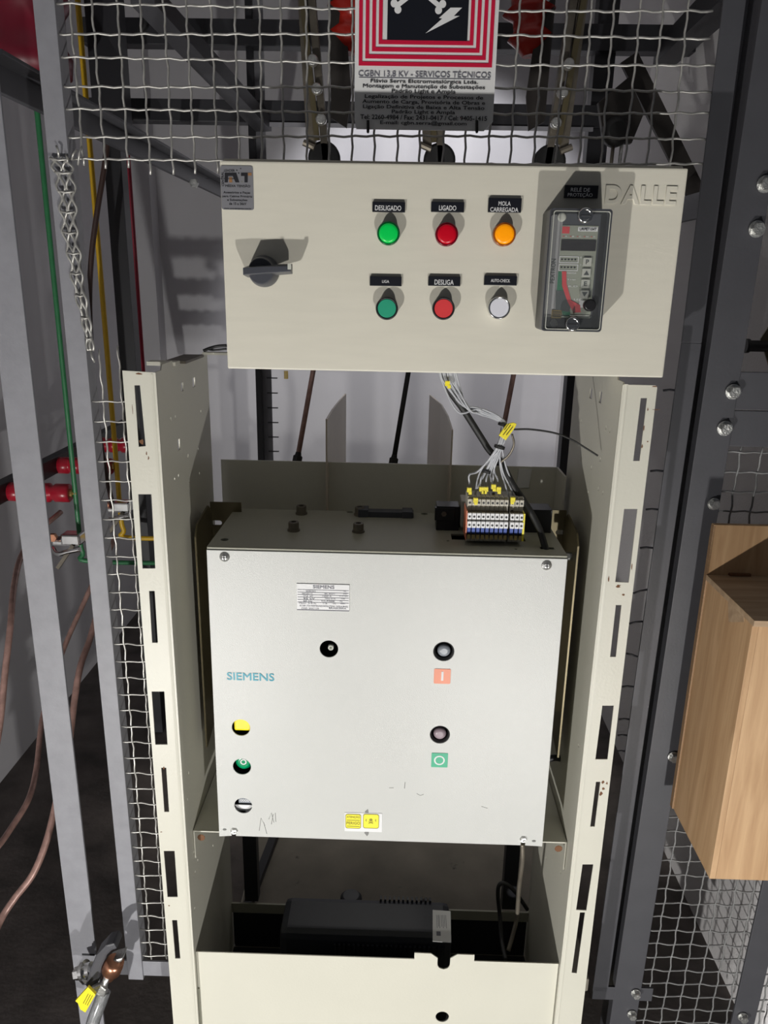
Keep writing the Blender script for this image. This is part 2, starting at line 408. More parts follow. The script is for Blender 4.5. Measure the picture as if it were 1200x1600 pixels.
# ================= sign =================
YS = 1.190
sg = thing('danger_sign', (.024, YS, 1.72), 'white high voltage danger sign with red frames hanging on the wire mesh', 'sign')
zb = at(665, 203, YS).z; zt = 2.02; xl, xr = -.0725, .1215
plate('sign_plate', [[(xl, zb+.012), (xl+.003, zb), (xr-.012, zb), (xr, zb+.012), (xr, zt), (xl, zt)]], .003, XZ(YS+.002), 'signw', sg)
def pr(x0, y0, x1, y1, Y=YS): q = prect(x0, y0, x1, y1, Y); return q[0][0], q[1][0], q[0][1], q[2][1]
cx = (xl+xr)/2
z0 = at(665, 104, YS).z
for i, hw in enumerate((.0915, .0825, .0735, .0645)):
    zz = z0+i*.0088; t = .0050
    zt_ = zt-.006-i*.0088
    MB().box(cx-hw, cx+hw, YS-.0006, YS, zz, zz+t).box(cx-hw, cx-hw+t, YS-.0006, YS, zz+t, zt_-t).box(cx+hw-t, cx+hw, YS-.0006, YS, zz+t, zt_-t).box(cx-hw, cx+hw, YS-.0006, YS, zt_-t, zt_).build('red_border', 'signred', sg)
kz = at(665, 63, YS).z
MB().box(cx-.053, cx+.056, YS-.0006, YS, kz, zt-.05).build('black_panel', 'blabel', sg)
def ppoly(pts, Y): return [(at(x, y, Y).x, at(x, y, Y).z) for x, y in pts]
plate('lightning_bolt', [ppoly([(704, 12), (722, 12), (709, 25), (718, 25), (665, 52), (691, 29), (686, 28)], YS-.001)], .0004, XZ(YS-.001), 'wletter', sg)
# crossed bones (the frame cuts off all but their lower ends)
bx, bz = at(654, -5, YS).x, at(654, -5, YS).z
for sx in (-1, 1):
    e = Vector((bx-sx*.030, 0, bz-.012)); f = Vector((bx+sx*.032, 0, bz+.032)); d = (f-e).normalized(); n_ = Vector((-d.z, 0, d.x))
    mb = MB(); mb.prism([((e+n_*.003).x, (e+n_*.003).z), ((e-n_*.003).x, (e-n_*.003).z), ((f-n_*.003).x, (f-n_*.003).z), ((f+n_*.003).x, (f+n_*.003).z)], YS-.0012, YS-.0008)
    for q in (e, f):
        for k in (-1, 1):
            c = q+n_*k*.0045
            mb.prism(circ(c.x, c.z, .0048, 14), YS-.0012-.0001*k, YS-.0008)
    mb.build('bone', 'wletter', sg)
ptext('CGBN 13,8 KV - SERVIÇOS TÉCNICOS', 560, 109, 767, 123, YS-.0008, 'grink', sg, .012)
MB().box(*pr(561, 122.3, 766, 123)[:2], YS-.0006, YS, *pr(561, 122.3, 766, 123)[2:]).build('rule_line', 'grink', sg)
for s_, x0, x1, yy in (('Flávio Serra Eletrometalúrgica Ltda.', 579, 747, 128.5), ('Montagem e Manutenção de Subestações', 567, 758, 136.5),
                       ('Padrão Light e Ampla', 612, 712, 144), ('Legalização de Projetos e Processos de', 570, 755, 152.5),
                       ('Aumento de Carga, Provisória de Obras e', 566, 758, 160.5), ('Ligação Definitiva de Baixa e Alta Tensão', 567, 757, 168.5),
                       ('Padrão Light e Ampla', 612, 711, 176), ('Tel: 2260-4984 / Fax: 2431-0417 / Cel: 9405-1415', 563, 761, 184), ('E-mail: cgbn.serra@gmail.com', 594, 729, 193)):
    ptext(s_, x0, yy-4, x1, yy+3.6, YS-.0008, 'ink', sg, .018)
for px_ in (575, 745):
    MB().tube([at(px_, 188, YS-.003), at(px_, 205, YS-.003), at(px_, 206, YS+.02)], .0022, 6).build('wire_tie', 'rubber', sg)

# ================= control box =================
YC = 1.08
cb = thing('control_box', (.06, YC, 1.378), 'cream steel control box with six round buttons and a relay, in front of the mesh', 'control box')
X0, X1, Z0, Z1 = -.2405, .3635, 1.380, 1.6465
MB().box(X0+.003, X1-.003, YC+.010, YC+.095, Z0+.004, Z1+.004).build('box_body', 'cream_box', cb, bevel=.002)
MB().box(X0, X1, YC, YC+.012, Z0, Z1).build('front_panel', 'cream_box', cb, bevel=.0022)
MB().lathe(at(447, 584, YC+.02)+Vector((0, 0, 0)), (0, 0, -1), [(-.004, .003), (.007, .003)], 10).build('hinge_pin', 'brass', cb)
def plaque(x0, y0, x1, y1, lines, Y=YC, bold=.012):
    q = prect(x0, y0, x1, y1, Y)
    p = MB().box(q[0][0], q[1][0], Y-.0045, Y, q[0][1], q[2][1]).build('label_plate', 'blabel', cb, bevel=.0006, label='black label plate reading '+' '.join(l[0] for l in lines))
    for s_, a, b, c, d in lines: ptext(s_, a, b, c, d, Y-.0049, 'wletter', p, bold)
plaque(582, 316, 633, 332, [('DESLIGADO', 586, 321, 627, 329)])
plaque(673.5, 316, 725, 332, [('LIGADO', 686, 321, 713, 329)])
plaque(762.5, 310, 814, 332.5, [('MOLA', 779, 314.5, 798, 321.5), ('CARREGADA', 766, 324, 810, 331)])
plaque(578, 432, 627.5, 447, [('LIGA', 597, 437.5, 608, 442)])
plaque(669, 432, 719, 447, [('DESLIGA', 679, 437, 709, 445)])
plaque(756, 431, 807, 446, [('AUTO-CHECK', 767, 436, 797, 441)])
plaque(881, 290, 933.5, 310, [('RELÉ DE', 892, 292, 922, 299.5), ('PROTEÇÃO', 887, 300.5, 926, 308.5)])
def button(px, py, cap, bez, flush, lab):
    c = at(px, py, YC-.014); c = Vector((c.x, YC, c.z))
    b = MB().lathe(c, FR, [(0, .0148), (.004, .0148), (.010, .0145), (.0145, .0150), (.016, .0143), (.0165, .0128), (.0135, .0126)], 40).build('pushbutton' if flush else 'indicator_lamp', bez, cb, smooth=True, label=lab)
    if flush: MB().lathe(c, FR, [(.010, .0124), (.0150, .0124), (.0156, .0118)], 36).build('button_cap', cap, b, smooth=True)
    else: MB().lathe(c, FR, [(.010, .0124), (.0165, .0124), (.0180, .0118), (.0186, .009), (.0189, .004)], 36).build('lamp_lens', cap, b, smooth=True)
button(607, 364.5, 'lgreen', 'rgreen', 0, 'lit green indicator lamp under DESLIGADO')
button(698, 366, 'lred', 'rred', 0, 'lit red indicator lamp under LIGADO')
button(788, 366, 'lamber', 'ramber', 0, 'lit amber indicator lamp under MOLA CARREGADA')
button(604.5, 482, 'bgreen', 'blackp', 1, 'green pushbutton with black bezel under LIGA')
button(693, 482, 'bred', 'blackp', 1, 'red pushbutton with black bezel under DESLIGA')
button(780, 481, 'bwhite', 'chrome', 1, 'white pushbutton with chrome bezel under AUTO-CHECK')
# rotary switch
kc = at(413, 424, YC); kn = MB().lathe(kc, FR, [(0, .0205), (.006, .0205), (.010, .0195), (.026, .017), (.028, .0155)], 36).build('rotary_switch', 'knob', cb, smooth=True, label='dark grey rotary switch with a lever handle')
hy0, hy1 = YC-.040, YC-.008
a = kc+Vector((-.021, 0, -.001)); b = kc+Vector((.041, 0, .0035))
mb = MB()
for dz, y0, y1 in ((0, hy0, hy1),):
    v = []
    for p, hw in ((a, .0075), (kc+Vector((0, 0, .001)), .0075), (b, .0065)):
        yy0 = hy0 if p is not b else YC-.038
        v.append([Vector((p.x, yy0, p.z-hw+.003)), Vector((p.x, yy0, p.z+hw-.003)), Vector((p.x, hy1 if p is not b else YC-.020, p.z+hw)), Vector((p.x, hy1 if p is not b else YC-.020, p.z-hw))])
    fl = [w_ for q in v for w_ in q]
    mb.add(fl, [(0, 1, 2, 3), (8, 11, 10, 9)]+[(i*4+k, i*4+(k+1) % 4, (i+1)*4+(k+1) % 4, (i+1)*4+k) for i in range(2) for k in range(4)])
mb.build('lever_handle', 'knob', kn, bevel=.0008)
MB().box(b.x-.004, b.x+.0005, YC-.0388, YC-.0375, b.z-.001, b.z+.006).build('lever_mark', 'keyc', kn)
# supplier plate
q = pr(345.5, 259, 396, 328, YC)
np_ = plate('supplier_plate', [rect(q[0], q[1], q[2], q[3], .003)], .0008, XZ(YC-.0005), 'silver', cb, label='small silver supplier plate')
YT = YC-.0012
ptext('LEADER', 350, 264.5, 367, 268.5, YT, 'ink', np_, .02)
ptext('CENTRAL', 347.2, 270.5, 351.5, 291, YT, 'ink', np_) if False else text('CENTRAL', (0, .0175, 0, .0032), YT, 'ink', np_, .02, mw=Matrix.Translation(at(350.3, 291, YT))@Matrix(((0, -1, 0, 0), (0, 0, 0, 0), (1, 0, 0, 0), (0, 0, 0, 1))))
for pl, m_ in (([(351, 285), (351, 270), (369, 270), (374, 285), (368, 285), (363.5, 275), (356.5, 275), (356, 285)], 'ink'), ([(358, 285), (358, 277), (362.5, 277), (363, 285)], 'orange_ink'),
               ([(376.5, 275), (376.5, 270), (387, 270), (387, 285), (382, 285), (382, 275)], 'ink'), ([(387.5, 274.5), (387.5, 270), (393, 270), (393, 274.5)], 'orange_ink'), ([(376, 285), (376, 282.5), (379.5, 282.5), (379.5, 285)], 'mark')):
    plate('logo_mark', [ppoly(pl, YT)], .0003, XZ(YT), m_, np_)
for x_, y_ in ((370, 266), (373, 270.5), (376, 263.5)): plate('logo_dot', [circ(at(x_, y_, YT).x, at(x_, y_, YT).z, .0008, 8)], .0003, XZ(YT), 'ink', np_)
for s_, x0, x1, y_, h in (('MÉDIA TENSÃO', 352, 391, 290.5, 2.6), ('Acessórios e Peças', 349, 391, 301.5, 2.4), ('para Cabine Primária', 347.5, 394, 307.5, 2.4), ('e Subestações', 355, 386.5, 313, 2.4), ('de 15 a 36kV', 358, 385, 318.5, 2.4), ('www.centralmtensao.com.br', 350, 393, 326, 1.4)):
    ptext(s_, x0, y_-h, x1, y_+h*.8, YT, 'ink', np_, .02)
MB().box(*pr(351, 294.3, 392.5, 295)[:2], YT-.0002, YT, *pr(351, 294.3, 392.5, 295)[2:]).build('rule_line', 'ink', np_)
# embossed maker's name
cu = bpy.data.curves.new('lettering', 'FONT'); cu.body = 'DALLE'; cu.size = .03; cu.extrude = .0009; cu.bevel_depth = .0006; cu.space_character = 1.1; cu.offset = .0006
o_ = from_curve('embossed_lettering', cu, Matrix.Translation(Vector((at(944, 305, YC).x, YC-.0004, at(985, 318, YC).z)))@Matrix(((1, 0, 0, 0), (0, 0, -1, 0), (0, 1, 0, 0), (0, 0, 0, 1))), 'cream_box', cb)
# relay
YR = YC-.050
xa, xb_ = at(848, 420, YR).x, at(952, 420, YR).x; za, zb_ = at(900, 518, YR).z, at(900, 326, YR).z
xa, xb_ = (at(860, 330, YR).x+at(845, 515, YR).x)/2, (at(955, 330, YR).x+at(941, 517, YR).x)/2
rl = plate('protection_relay', [rect(xa, xb_, za, zb_, .004)], .030, XZ(YC-.0155), 'blackp', cb, label='black protection relay with clear cover')
YB = YC-.0315
def rr(u0, u1, v0, v1, e=0): return rect(xa+(xb_-xa)*u0, xa+(xb_-xa)*u1, zb_-(zb_-za)*v1, zb_-(zb_-za)*v0, e)
def rbox(nm, u0, u1, v0, v1, m_, dy=.0, th=.001, e=0, par=None): return plate(nm, [rr(u0, u1, v0, v1, e)], th, XZ(YB-dy), m_, par or rl)
rbox('side_strip', .07, .26, .04, .965, 'relayf', .001, e=.003)
rbox('face_plate', .24, .88, .03, .97, 'knob', .0005)
rbox('keypad_panel', .25, .85, .125, .895, 'relays', .0015)
def rtext(s_, u0, u1, v0, v1, m_, dy=.0026, bold=.01):
    q = rr(u0, u1, v0, v1); text(s_, (q[0][0], q[1][0], q[0][1], q[2][1]), YB-dy, m_, rl, bold)
rbox('brand_mark', .26, .38, .135, .19, 'rstripe', .002)
rbox('model_badge', .52, .84, .135, .17, 'white', .002); rtext('URPE7104T', .54, .82, .142, .165, 'ink', .0032, .02)
for i in range(5): rbox('status_led', .28+.115*i, .30+.115*i, .21, .216, 'rstripe', .002); rtext('ABCNO'[i], .315+.115*i, .35+.115*i, .207, .218, 'wletter')
rbox('display', .26, .83, .245, .33, 'display', .003, th=.002)
for v0, v1 in ((.375, .43), (.44, .495)):
    q = rr(.25, .57, v0, v1); q2 = rr(.26, .56, v0+.006, v1-.006); plate('legend_frame', [q, q2], .0004, XZ(YB-.0024), 'wletter', rl)
    for i in range(5): rbox('legend_mark', .28+.055*i, .31+.055*i, v0+.02, v0+.032, 'ink', .0024, .0004)
rtext('I', .60, .61, .375, .39, 'wletter'); rtext('V', .60, .62, .435, .45, 'wletter')
plate('green_stripe', [[(xa+(xb_-xa)*u, zb_-(zb_-za)*v) for u, v in ((.25, .50), (.30, .50), (.33, .62), (.44, .72), (.52, .88), (.40, .88), (.25, .70))]], .0005, XZ(YB-.0021), 'gstripe', rl)
plate('grey_stripe', [[(xa+(xb_-xa)*u, zb_-(zb_-za)*v) for u, v in ((.24, .66), (.40, .66), (.50, .80), (.48, .84), (.25, .82))]], .0005, XZ(YB-.0025), 'dstripe', rl)
plate('red_stripe', [[(xa+(xb_-xa)*u, zb_-(zb_-za)*v) for u, v in ((.31, .50), (.38, .50), (.40, .60), (.50, .74), (.66, .78), (.68, .84), (.56, .845), (.44, .75), (.33, .62))]], .0005, XZ(YB-.0029), 'rstripe', rl)
for u, v, s_ in ((.40, .505, 'PARTIDA'), (.40, .56, 'Trip'), (.44, .615, 'R.D'), (.55, .725, 'LED')): rtext(s_, u, u+.15, v, v+.014, 'wletter')
rbox('warning_label', .19, .36, .825, .90, 'brass', .0026, .0006); 
for i in range(3): rbox('label_line', .21, .34, .84+.018*i, .846+.018*i, 'ink', .0031, .0003)
rtext('RXG9', .12, .20, .40, .41, 'dstripe') if False else None
tm = Matrix.Translation(Vector((xa+(xb_-xa)*.20, YB-.0018, zb_-(zb_-za)*.60)))@Matrix(((0, -1, 0, 0), (0, 0, 0, 0), (1, 0, 0, 0), (0, 0, 0, 1)))
text('PEXTRON', (0, .030, 0, .006), 0, 'dstripe', rl, .01, mw=tm)
for s_, v in (('P', .385), ('T', .475), ('E', .565), ('B', .655)):
    k = rbox('key', .64, .78, v, v+.068, 'keyc', .0035, .003, e=.001)
    cxk = xa+(xb_-xa)*.71; czk = zb_-(zb_-za)*(v+.034); d = .0028
    if s_ in 'PE': text(s_, (cxk-.002, cxk+.002, czk-d, czk+d), YB-.0053, 'dstripe', k, .02)
    else:
        sg_ = 1 if s_ == 'T' else -1
        plate('arrow_mark', [[(cxk-.0035, czk-d*sg_), (cxk+.0035, czk-d*sg_), (cxk, czk+d*sg_)]], .0004, XZ(YB-.0053), 'dstripe', k)
rbox('corner_plate', .64, .80, .74, .80, 'white', .002)
rbox('serial_strip', .50, .83, .865, .885, 'keyc', .003, .0006)
c = Vector((xa+(xb_-xa)*.76, YR+.002, zb_-(zb_-za)*.775))
# clear cover: hollow rim and front
plate('clear_cover', [rr(0.01, .99, .005, .995, .004)], .0015, XZ(YR-.001), 'cover_clear', rl, label='clear plastic cover')
plate('cover_rim', [rr(0, 1, 0, 1, .004), rr(.018, .982, .009, .991, .003)], .022, XZ(YR+.0095), 'knob', rl)
plate('cover_edge', [rr(.055, .97, .018, .985, .003), rr(.067, .958, .024, .979, .003)], .0012, XZ(YR-.0023), 'keyc', rl)
MB().lathe(c, FR, [(0, .0075), (.008, .0078), (.010, .006)], 24).build('reset_knob', 'blackp', rl, smooth=True)
for u, v in ((.555, .055), (.50, .935)):
    c = Vector((xa+(xb_-xa)*u, YR-.002, zb_-(zb_-za)*v))
    s_ = MB().lathe(c, FR, [(0, .0092), (.005, .0092), (.007, .0085), (.007, .006), (.0055, .0055)], 28).build('cover_screw', 'chrome', rl, smooth=True)
    MB().box(c.x-.006, c.x+.006, c.y-.0075, c.y-.0055, c.z-.0006, c.z+.0006).build('screw_slot', 'ink', s_)
for u, v in ((.235, .06), (.235, .94)):
    c = Vector((xa+(xb_-xa)*u, YB-.001, zb_-(zb_-za)*v))
    MB().lathe(c, FR, [(0, .0055), (.0025, .0055), (.003, .0035), (.0032, .002)], 20).build('rivet', 'keyc', rl, smooth=True)

# ================= cream cubicle (cart) =================
YU = 1.10
ct = thing('breaker_cubicle', (-.02, YU, 0), 'open cream painted steel cubicle with slotted front flanges around the breaker', 'cubicle')
XL, XR = -.350, .3165
def slots(lst): return [prect(x0, y0, x1, y1, YU) for x0, y0, x1, y1 in lst]
def slot4(pts): return ppoly(pts, YU)
ls = [[(210, 602), (219, 602), (228, 697), (217, 698)], [(216, 772), (237, 772), (243, 888), (223, 888)], [(233, 923), (242, 923), (247, 1004), (238, 1004)],
      [(237, 1080), (257, 1080), (262, 1163), (243, 1163)], [(252, 1199), (260, 1199), (264.5, 1268), (257, 1268)], [(256, 1329), (273, 1329), (278, 1401), (262, 1401)], [(269, 1437), (277, 1437), (282, 1497), (274, 1497)]]
plate('front_flange', [[(-.3955, 0.04), (XL+.002, 0.04), (XL+.002, 1.370), (-.3955, 1.372)]]+[slot4(p) for p in ls], .002, XZ(YU), 'cream', ct)
rs = [[(1001, 622), (1011, 622), (999, 720), (989, 720)], [(975, 795), (996, 795), (982, 910), (961, 909)], [(962, 945), (971, 945), (962, 1026), (953, 1026)],
      [(941, 1102), (959, 1102), (949, 1186), (930, 1186)], [(931, 1221), (938, 1221), (929, 1291), (922, 1291)], [(910, 1350), (927, 1350), (916, 1422), (900, 1421)], [(906, 1425), (914, 1425), (901, 1520), (893, 1519)]]
plate('front_flange', [[(XR-.002, .04), (.3635, .04), (.3635, 1.364), (.361, 1.367), (XR-.002, 1.367)]]+[slot4(p) for p in rs], .002, XZ(YU), 'cream', ct)
def sidesheet(X, holes, th=.002):
    out = [(YU+.001, .04), (1.405, .04), (1.405, 1.372), (1.19, 1.372), (1.185, 1.378), (1.135, 1.378), (1.13, 1.370), (YU+.001, 1.370)]
    hl = []
    for h in holes:
        if len(h) == 2: p = at(*h, X=X); hl.append(circ(p.y, p.z, .0028, 10, .0035))
        else:
            p = at((h[0]+h[2])/2, (h[1]+h[3])/2, X=X); hl.append(rect(p.y-h[4], p.y+h[4], p.z-h[5], p.z+h[5]))
    plate('side_sheet', [out]+hl, th, YZ(X), 'cream', ct)
    # rounded bend between sheet and flange
lh = [(282, 600, 286, 609, .006, .007), (299, 592, 305, 603, .008, .008), (276, 690, 281, 700, .006, .009), (266, 655), (273, 652), (313, 643), (309, 702), (293, 712), (311, 740), (295, 752), (272, 749), (278, 744),
      (307, 1322, 309, 1328, .004, .005), (302, 1332), (308, 1345), (304, 1363), (332, 1322), (294, 1208), (292, 1250), (303, 1420)]
sidesheet(XL, lh)
rh = [(922, 610, 926, 620, .008, .008), (937, 614, 941, 628, .007, .009), (948, 668), (954, 673), (909, 658), (909, 717), (925, 731), (939, 718), (936, 764), (943, 770), (920, 770),
      (854, 1341), (881, 1343), (877, 1363), (882, 1357), (905, 1165)]
sidesheet(XR, rh)
for X, sgn in ((XL, 1), (XR, -1)):
    q = Vector((X, YU, 0)); mb = MB(); n = 8; r_ = .006
    # quarter-round corner from flange to sheet
    prof = [(X-sgn*(r_-r_*math.sin(R(90*k/n))), YU-.001+(r_-r_*math.cos(R(90*k/n)))) for k in range(n+1)]
    prof = [(X+sgn*.0012-sgn*r_+sgn*r_*math.sin(R(90*k/n)), YU-.0022+r_-r_*math.cos(R(90*k/n))) for k in range(n+1)]
    v = [(x, y, z_) for z_ in (.04, 1.368) for x, y in prof]; mb.add(v, [(k, k+1, k+n+2, k+n+1) for k in range(n)])
    v2 = [(x-sgn*.001, y+.001, z_) for z_ in (.04, 1.368) for x, y in prof]; mb.add(v2, [(k, k+n+1, k+n+2, k+1) for k in range(n)])
    mb.build('bend', 'cream', ct, smooth=True)
MB().box(XL-.04, XL+.005, 1.19, 1.215, 1.370, 1.376).build('top_tab', 'cream', ct, bevel=.0006)
MB().box(XL, XR, 1.375, 1.395, 1.3705, 1.3745).build('top_strap', 'cream', ct)
MB().box(XL-.02, XL+.014, 1.215, 1.33, 1.371, 1.375).build('top_lug', 'arm', ct)
# chipped paint on the flanges
ch = MB(); rnd = random.Random(8)
for px_, py_, w_, h_ in ((222, 690, 7, 9), (218, 584, 16, 2.5), (229, 708, 2, 5), (232, 716, 2, 6), (207, 640, 1.2, 14), (1012, 640, 2, 5), (1006, 668, 3, 8), (1012, 690, 2, 3), (1003, 698, 2, 6), (987, 886, 2, 12),
                         (951, 905, 2, 9), (966, 916, 9, 4), (974, 929, 4, 4), (942, 1222, 4, 7), (943, 1232, 7, 5), (939, 1240, 5, 8), (948, 1224, 3, 5), (1022, 604, 8, 2), (948, 880, 1.5, 8), (252, 1300, 3, 2), (1026, 640, 10, 1), (256, 1200, 2, 8), (264, 1415, 3, 4)):
    c = at(px_, py_, YU-.001); n = 7
    k = [(c.x+(w_*.5+rnd.uniform(-.3, .3)*w_)*math.cos(2*math.pi*i/n)/1100, c.z+(h_*.5+rnd.uniform(-.25, .25)*h_)*math.sin(2*math.pi*i/n)/1100) for i in range(n)]
    ch.prism(k, YU-.00125, YU-.0009)
o_ = ch.build('paint_chips', 'rust', ct); o_['kind'] = 'stuff'
# lower front panel with notch
zt = .3185; n0 = at(648, 1480, YU+.012); n1 = at(742, 1482, YU+.012)
xn0, xn1, zn = n0.x, n1.x, zt+.014
ccx = at(694, 1490, YU+.012).x
out = [(XL+.002, .04), (XR-.002, .04), (XR-.002, zt), (xn1, zt), (xn1, zn), (ccx+.024, zn), (ccx+.0115, zn-.010), (ccx+.0115, zn-.022)]
out += [(ccx+.0115*math.cos(R(-a)), zn-.024+.0115*math.sin(R(-a))) for a in (20, 50, 90, 130, 160)]
out += [(ccx-.0115, zn-.022), (ccx-.0115, zn-.010), (ccx-.024, zn), (xn0, zn), (xn0, zt), (XL+.002, zt)]
hc = at(691, 1588, YU+.012)
plate('lower_front_panel', [out, circ(hc.x, hc.z, .0125)], .002, XZ(YU+.012), 'cream', ct)
# bottom panel join on left flange
MB().box(XL+.002, XL+.005, YU+.008, YU+.011, .04, .235).build('seam_strip', 'housing', ct)
# brackets carrying the breaker
for sgn, X in ((1, XL), (-1, XR)):
    xa_, xb2 = (X+.002, X+.052) if sgn > 0 else (X-.052, X-.002)
    mb = MB().box(xa_, xb2, 1.14, 1.395, .5565, .5590)
    xw = (X+.002, X+.0045) if sgn > 0 else (X-.0045, X-.002)
    mb.box(*xw, 1.14, 1.395, .50, .5565)
    mb.build('support_bracket', 'cream', ct, bevel=.0008)
    xs = X+sgn*.016
    MB().lathe((xs, 1.1395, .5455), FR, [(0, .007), (.0006, .006)], 9).build('rust_spot', 'rust', ct)
# rear and bottom members
MB().box(XL, XR, 1.392, 1.396, .135, .160).build('rear_cross_rail', 'housing', ct)
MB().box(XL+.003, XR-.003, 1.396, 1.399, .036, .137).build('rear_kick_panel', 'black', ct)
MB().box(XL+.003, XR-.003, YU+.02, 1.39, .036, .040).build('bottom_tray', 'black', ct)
for x in (XL+.03, XR-.06): MB().box(x, x+.03, 1.40, 1.425, .16, .60).build('rear_leg', 'black', ct)
# diagonal floor strap seen under the breaker
for x0, x1 in ((-.31, -.345), ):
    MB().bar((-.29, 1.95, .05), (-.345, 1.42, .05), .02, .02, (1, 0, 0)).build('floor_strap', 'black', ct)

# ================= circuit breaker =================
YK = 1.12
br = thing('circuit_breaker', (-.015, YK, .566), 'light grey vacuum circuit breaker drive box mounted in the cream cubicle', 'circuit breaker')
BX0, BX1, BZ0, BZ1 = -.2935, .2650, .567, 1.0965
def pc(px, py, Y=YK): p = at(px, py, Y); return p.x, p.z
holes = [circ(*pc(514, 1014), .0148), circ(*pc(693.5, 1018), .0168), circ(*pc(687.5, 1148), .0165), circ(*pc(376.5, 1137), .0152), circ(*pc(378, 1198), .0152), circ(*pc(380, 1259), .0152)]
for px_ in (365, 818):
    x, z_ = pc(px_, 1304 if px_ < 500 else 1315); holes_n = (x, z_)
out = [(BX0-.003, BZ0-.002), (pc(362, 1305)[0], BZ0), (pc(362, 1305)[0], BZ0+.006), (pc(368.5, 1305)[0], BZ0+.006), (pc(368.5, 1305)[0], BZ0),
       (pc(814, 1315)[0], BZ0-.001), (pc(814, 1315)[0], BZ0+.005), (pc(821, 1315)[0], BZ0+.005), (pc(821, 1315)[0], BZ0-.001), (BX1+.002, BZ0-.002), (BX1, BZ1), (BX0, BZ1)]
plate('front_cover', [out]+holes, .002, XZ(YK+.001), 'cover', br, bevel=.0008)
hs = MB().box(BX0, BX1, YK+.0025, YK+.006, BZ1-.004, BZ1+.004)
hs.build('cover_lip', 'housing', br, bevel=.0012)
# housing top sheet with openings; sides; back
XYf = XY(BZ1+.0025)
def pt(px, py): p = at(px, py, Z=BZ1+.004); return p.x, p.y
tl = [rect(BX0, BX1, YK+.006, 1.335)]
for p in ((351, 843), (547, 800), (663, 803), (700, 845), (806, 858)): tl.append(circ(*pt(*p), .0065 if p[0] < 400 or 500 < p[0] < 670 else .0025, 14))
x0_, y0_ = pt(706, 843); x1_, y1_ = pt(822, 847)
tl.append(rect(x0_, x1_, y0_, y0_+.03))
cx_, cy_ = pt(856, 857); tl.append(rect(cx_-.012, cx_+.010, cy_-.004, cy_+.006))
plate('housing_top', tl, .003, XYf, 'housing', br)
MB().box(BX0, BX0+.0025, YK+.006, 1.335, BZ0+.0, BZ1).build('housing_side', 'housing', br)
MB().box(BX1-.0025, BX1, YK+.006, 1.335, BZ0+.0, BZ1).build('housing_side', 'housing', br)
MB().box(BX0, BX1, 1.330, 1.3345, BZ0, BZ1).build('housing_back', 'housing', br)
MB().box(BX0+.003, BX1-.003, YK+.006, 1.330, BZ0+.0, BZ0+.003).build('housing_bottom', 'housing', br)
MB().box(BX0+.003, BX1-.003, YK+.045, YK+.048, BZ0+.003, BZ1-.06).build('inner_plate', 'black', br)
for x in (-.255, .18): MB().box(x-.02, x+.028, 1.24, 1.30, BZ0-.030, BZ0-.0005).build('foot_lug', 'black', br)
# mounting side plates
for sgn in (-1, 1):
    xo = BX0-.040 if sgn < 0 else BX1+.036; xi = BX0-.004 if sgn < 0 else BX1+.004
    mb = MB()
    x_lo, x_hi = (xo, xo+.003) if sgn < 0 else (xo-.003, xo)
    v = [(x, y, z_) for x in (x_lo, x_hi) for y, z_ in ((1.20, .69), (1.315, .72), (1.315, 1.10), (1.29, 1.118), (1.215, 1.108), (1.20, 1.09))]
    mb.add(v, [tuple(range(6)), tuple(reversed(range(6, 12)))]+[(i, (i+1) % 6, (i+1) % 6+6, i+6) for i in range(6)])
    mb.build('mounting_plate', 'passiv', br)
    fl = [rect(min(xo, xi)-.0, max(xo, xi)+.02*(sgn < 0), .72, 1.118)] if sgn < 0 else [rect(xi-.02, xo, .72, 1.118)]
    _q = at(338, 817, 1.312) if sgn < 0 else at(876, 832, 1.312); sx_, sz_ = _q.x, _q.z
    fl.append(rect(sx_-.009, sx_+.010, sz_-.0045, sz_+.0045, .0044))
    plate('mounting_flange', fl, .003, XZ(1.314), 'passiv', br)
for y_, x in ((1.26, BX0-.038),): MB().lathe((BX1+.033, 1.235, 1.06), (-1, 0, 0), [(0, .007), (.010, .007)], 6).build('fixing_bolt', 'zinc', br)
# hooks at bottom right
MB().tube(smoothpath([at(850, 1188, 1.25), at(868, 1184, 1.25), at(886, 1190, 1.25), at(894, 1205, 1.25), at(896, 1225, 1.25), at(888, 1224, 1.25)]), .006, 8).build('latch_hook', 'black', br, smooth=True)
# cap screws on top
for p in ((471, 803), (562, 805), (459, 829), (560, 831)):
    q = at(*p, Z=BZ1+.004); c = Vector((q.x, q.y, BZ1+.004))
    sc = MB().lathe(c, (0, 0, 1), [(0, .0105), (.003, .0105), (.003, .0088), (.014, .0088), (.0155, .0080), (.0155, .0048), (.010, .0046)], 24).build('socket_cap_screw', 'arm', br, smooth=False)
# cover screws
for px_, py_ in ((351, 870), (854, 883)):
    c = at(px_, py_, YK); c.y = YK
    s_ = MB().lathe(c, FR, [(0, .0078), (.0012, .0078), (.0014, .0062), (.0040, .0050), (.0048, .003)], 24).build('cover_screw', 'zinc', br, smooth=True)
    MB().box(c.x-.0042, c.x+.0042, c.y-.0054, c.y-.0040, c.z-.0007, c.z+.0007).box(c.x-.0007, c.x+.0007, c.y-.0054, c.y-.0040, c.z-.0042, c.z+.0042).build('cross_slot', 'ink', s_)
for px_, py_ in ((366, 1298), (817.5, 1311)):
    c = at(px_, py_, YK); c.y = YK
    MB().lathe(c, FR, [(0, .0062), (.002, .0062), (.0035, .0055)], 6).build('hex_screw', 'zinc', br)
for px_, py_ in ((351, 1296), (834, 1314)):
    c = at(px_, py_, YK); plate('punched_dimple', [circ(c.x, c.z, .0032, 12, .0016)], .0006, XZ(YK-.0008), 'mark', br)
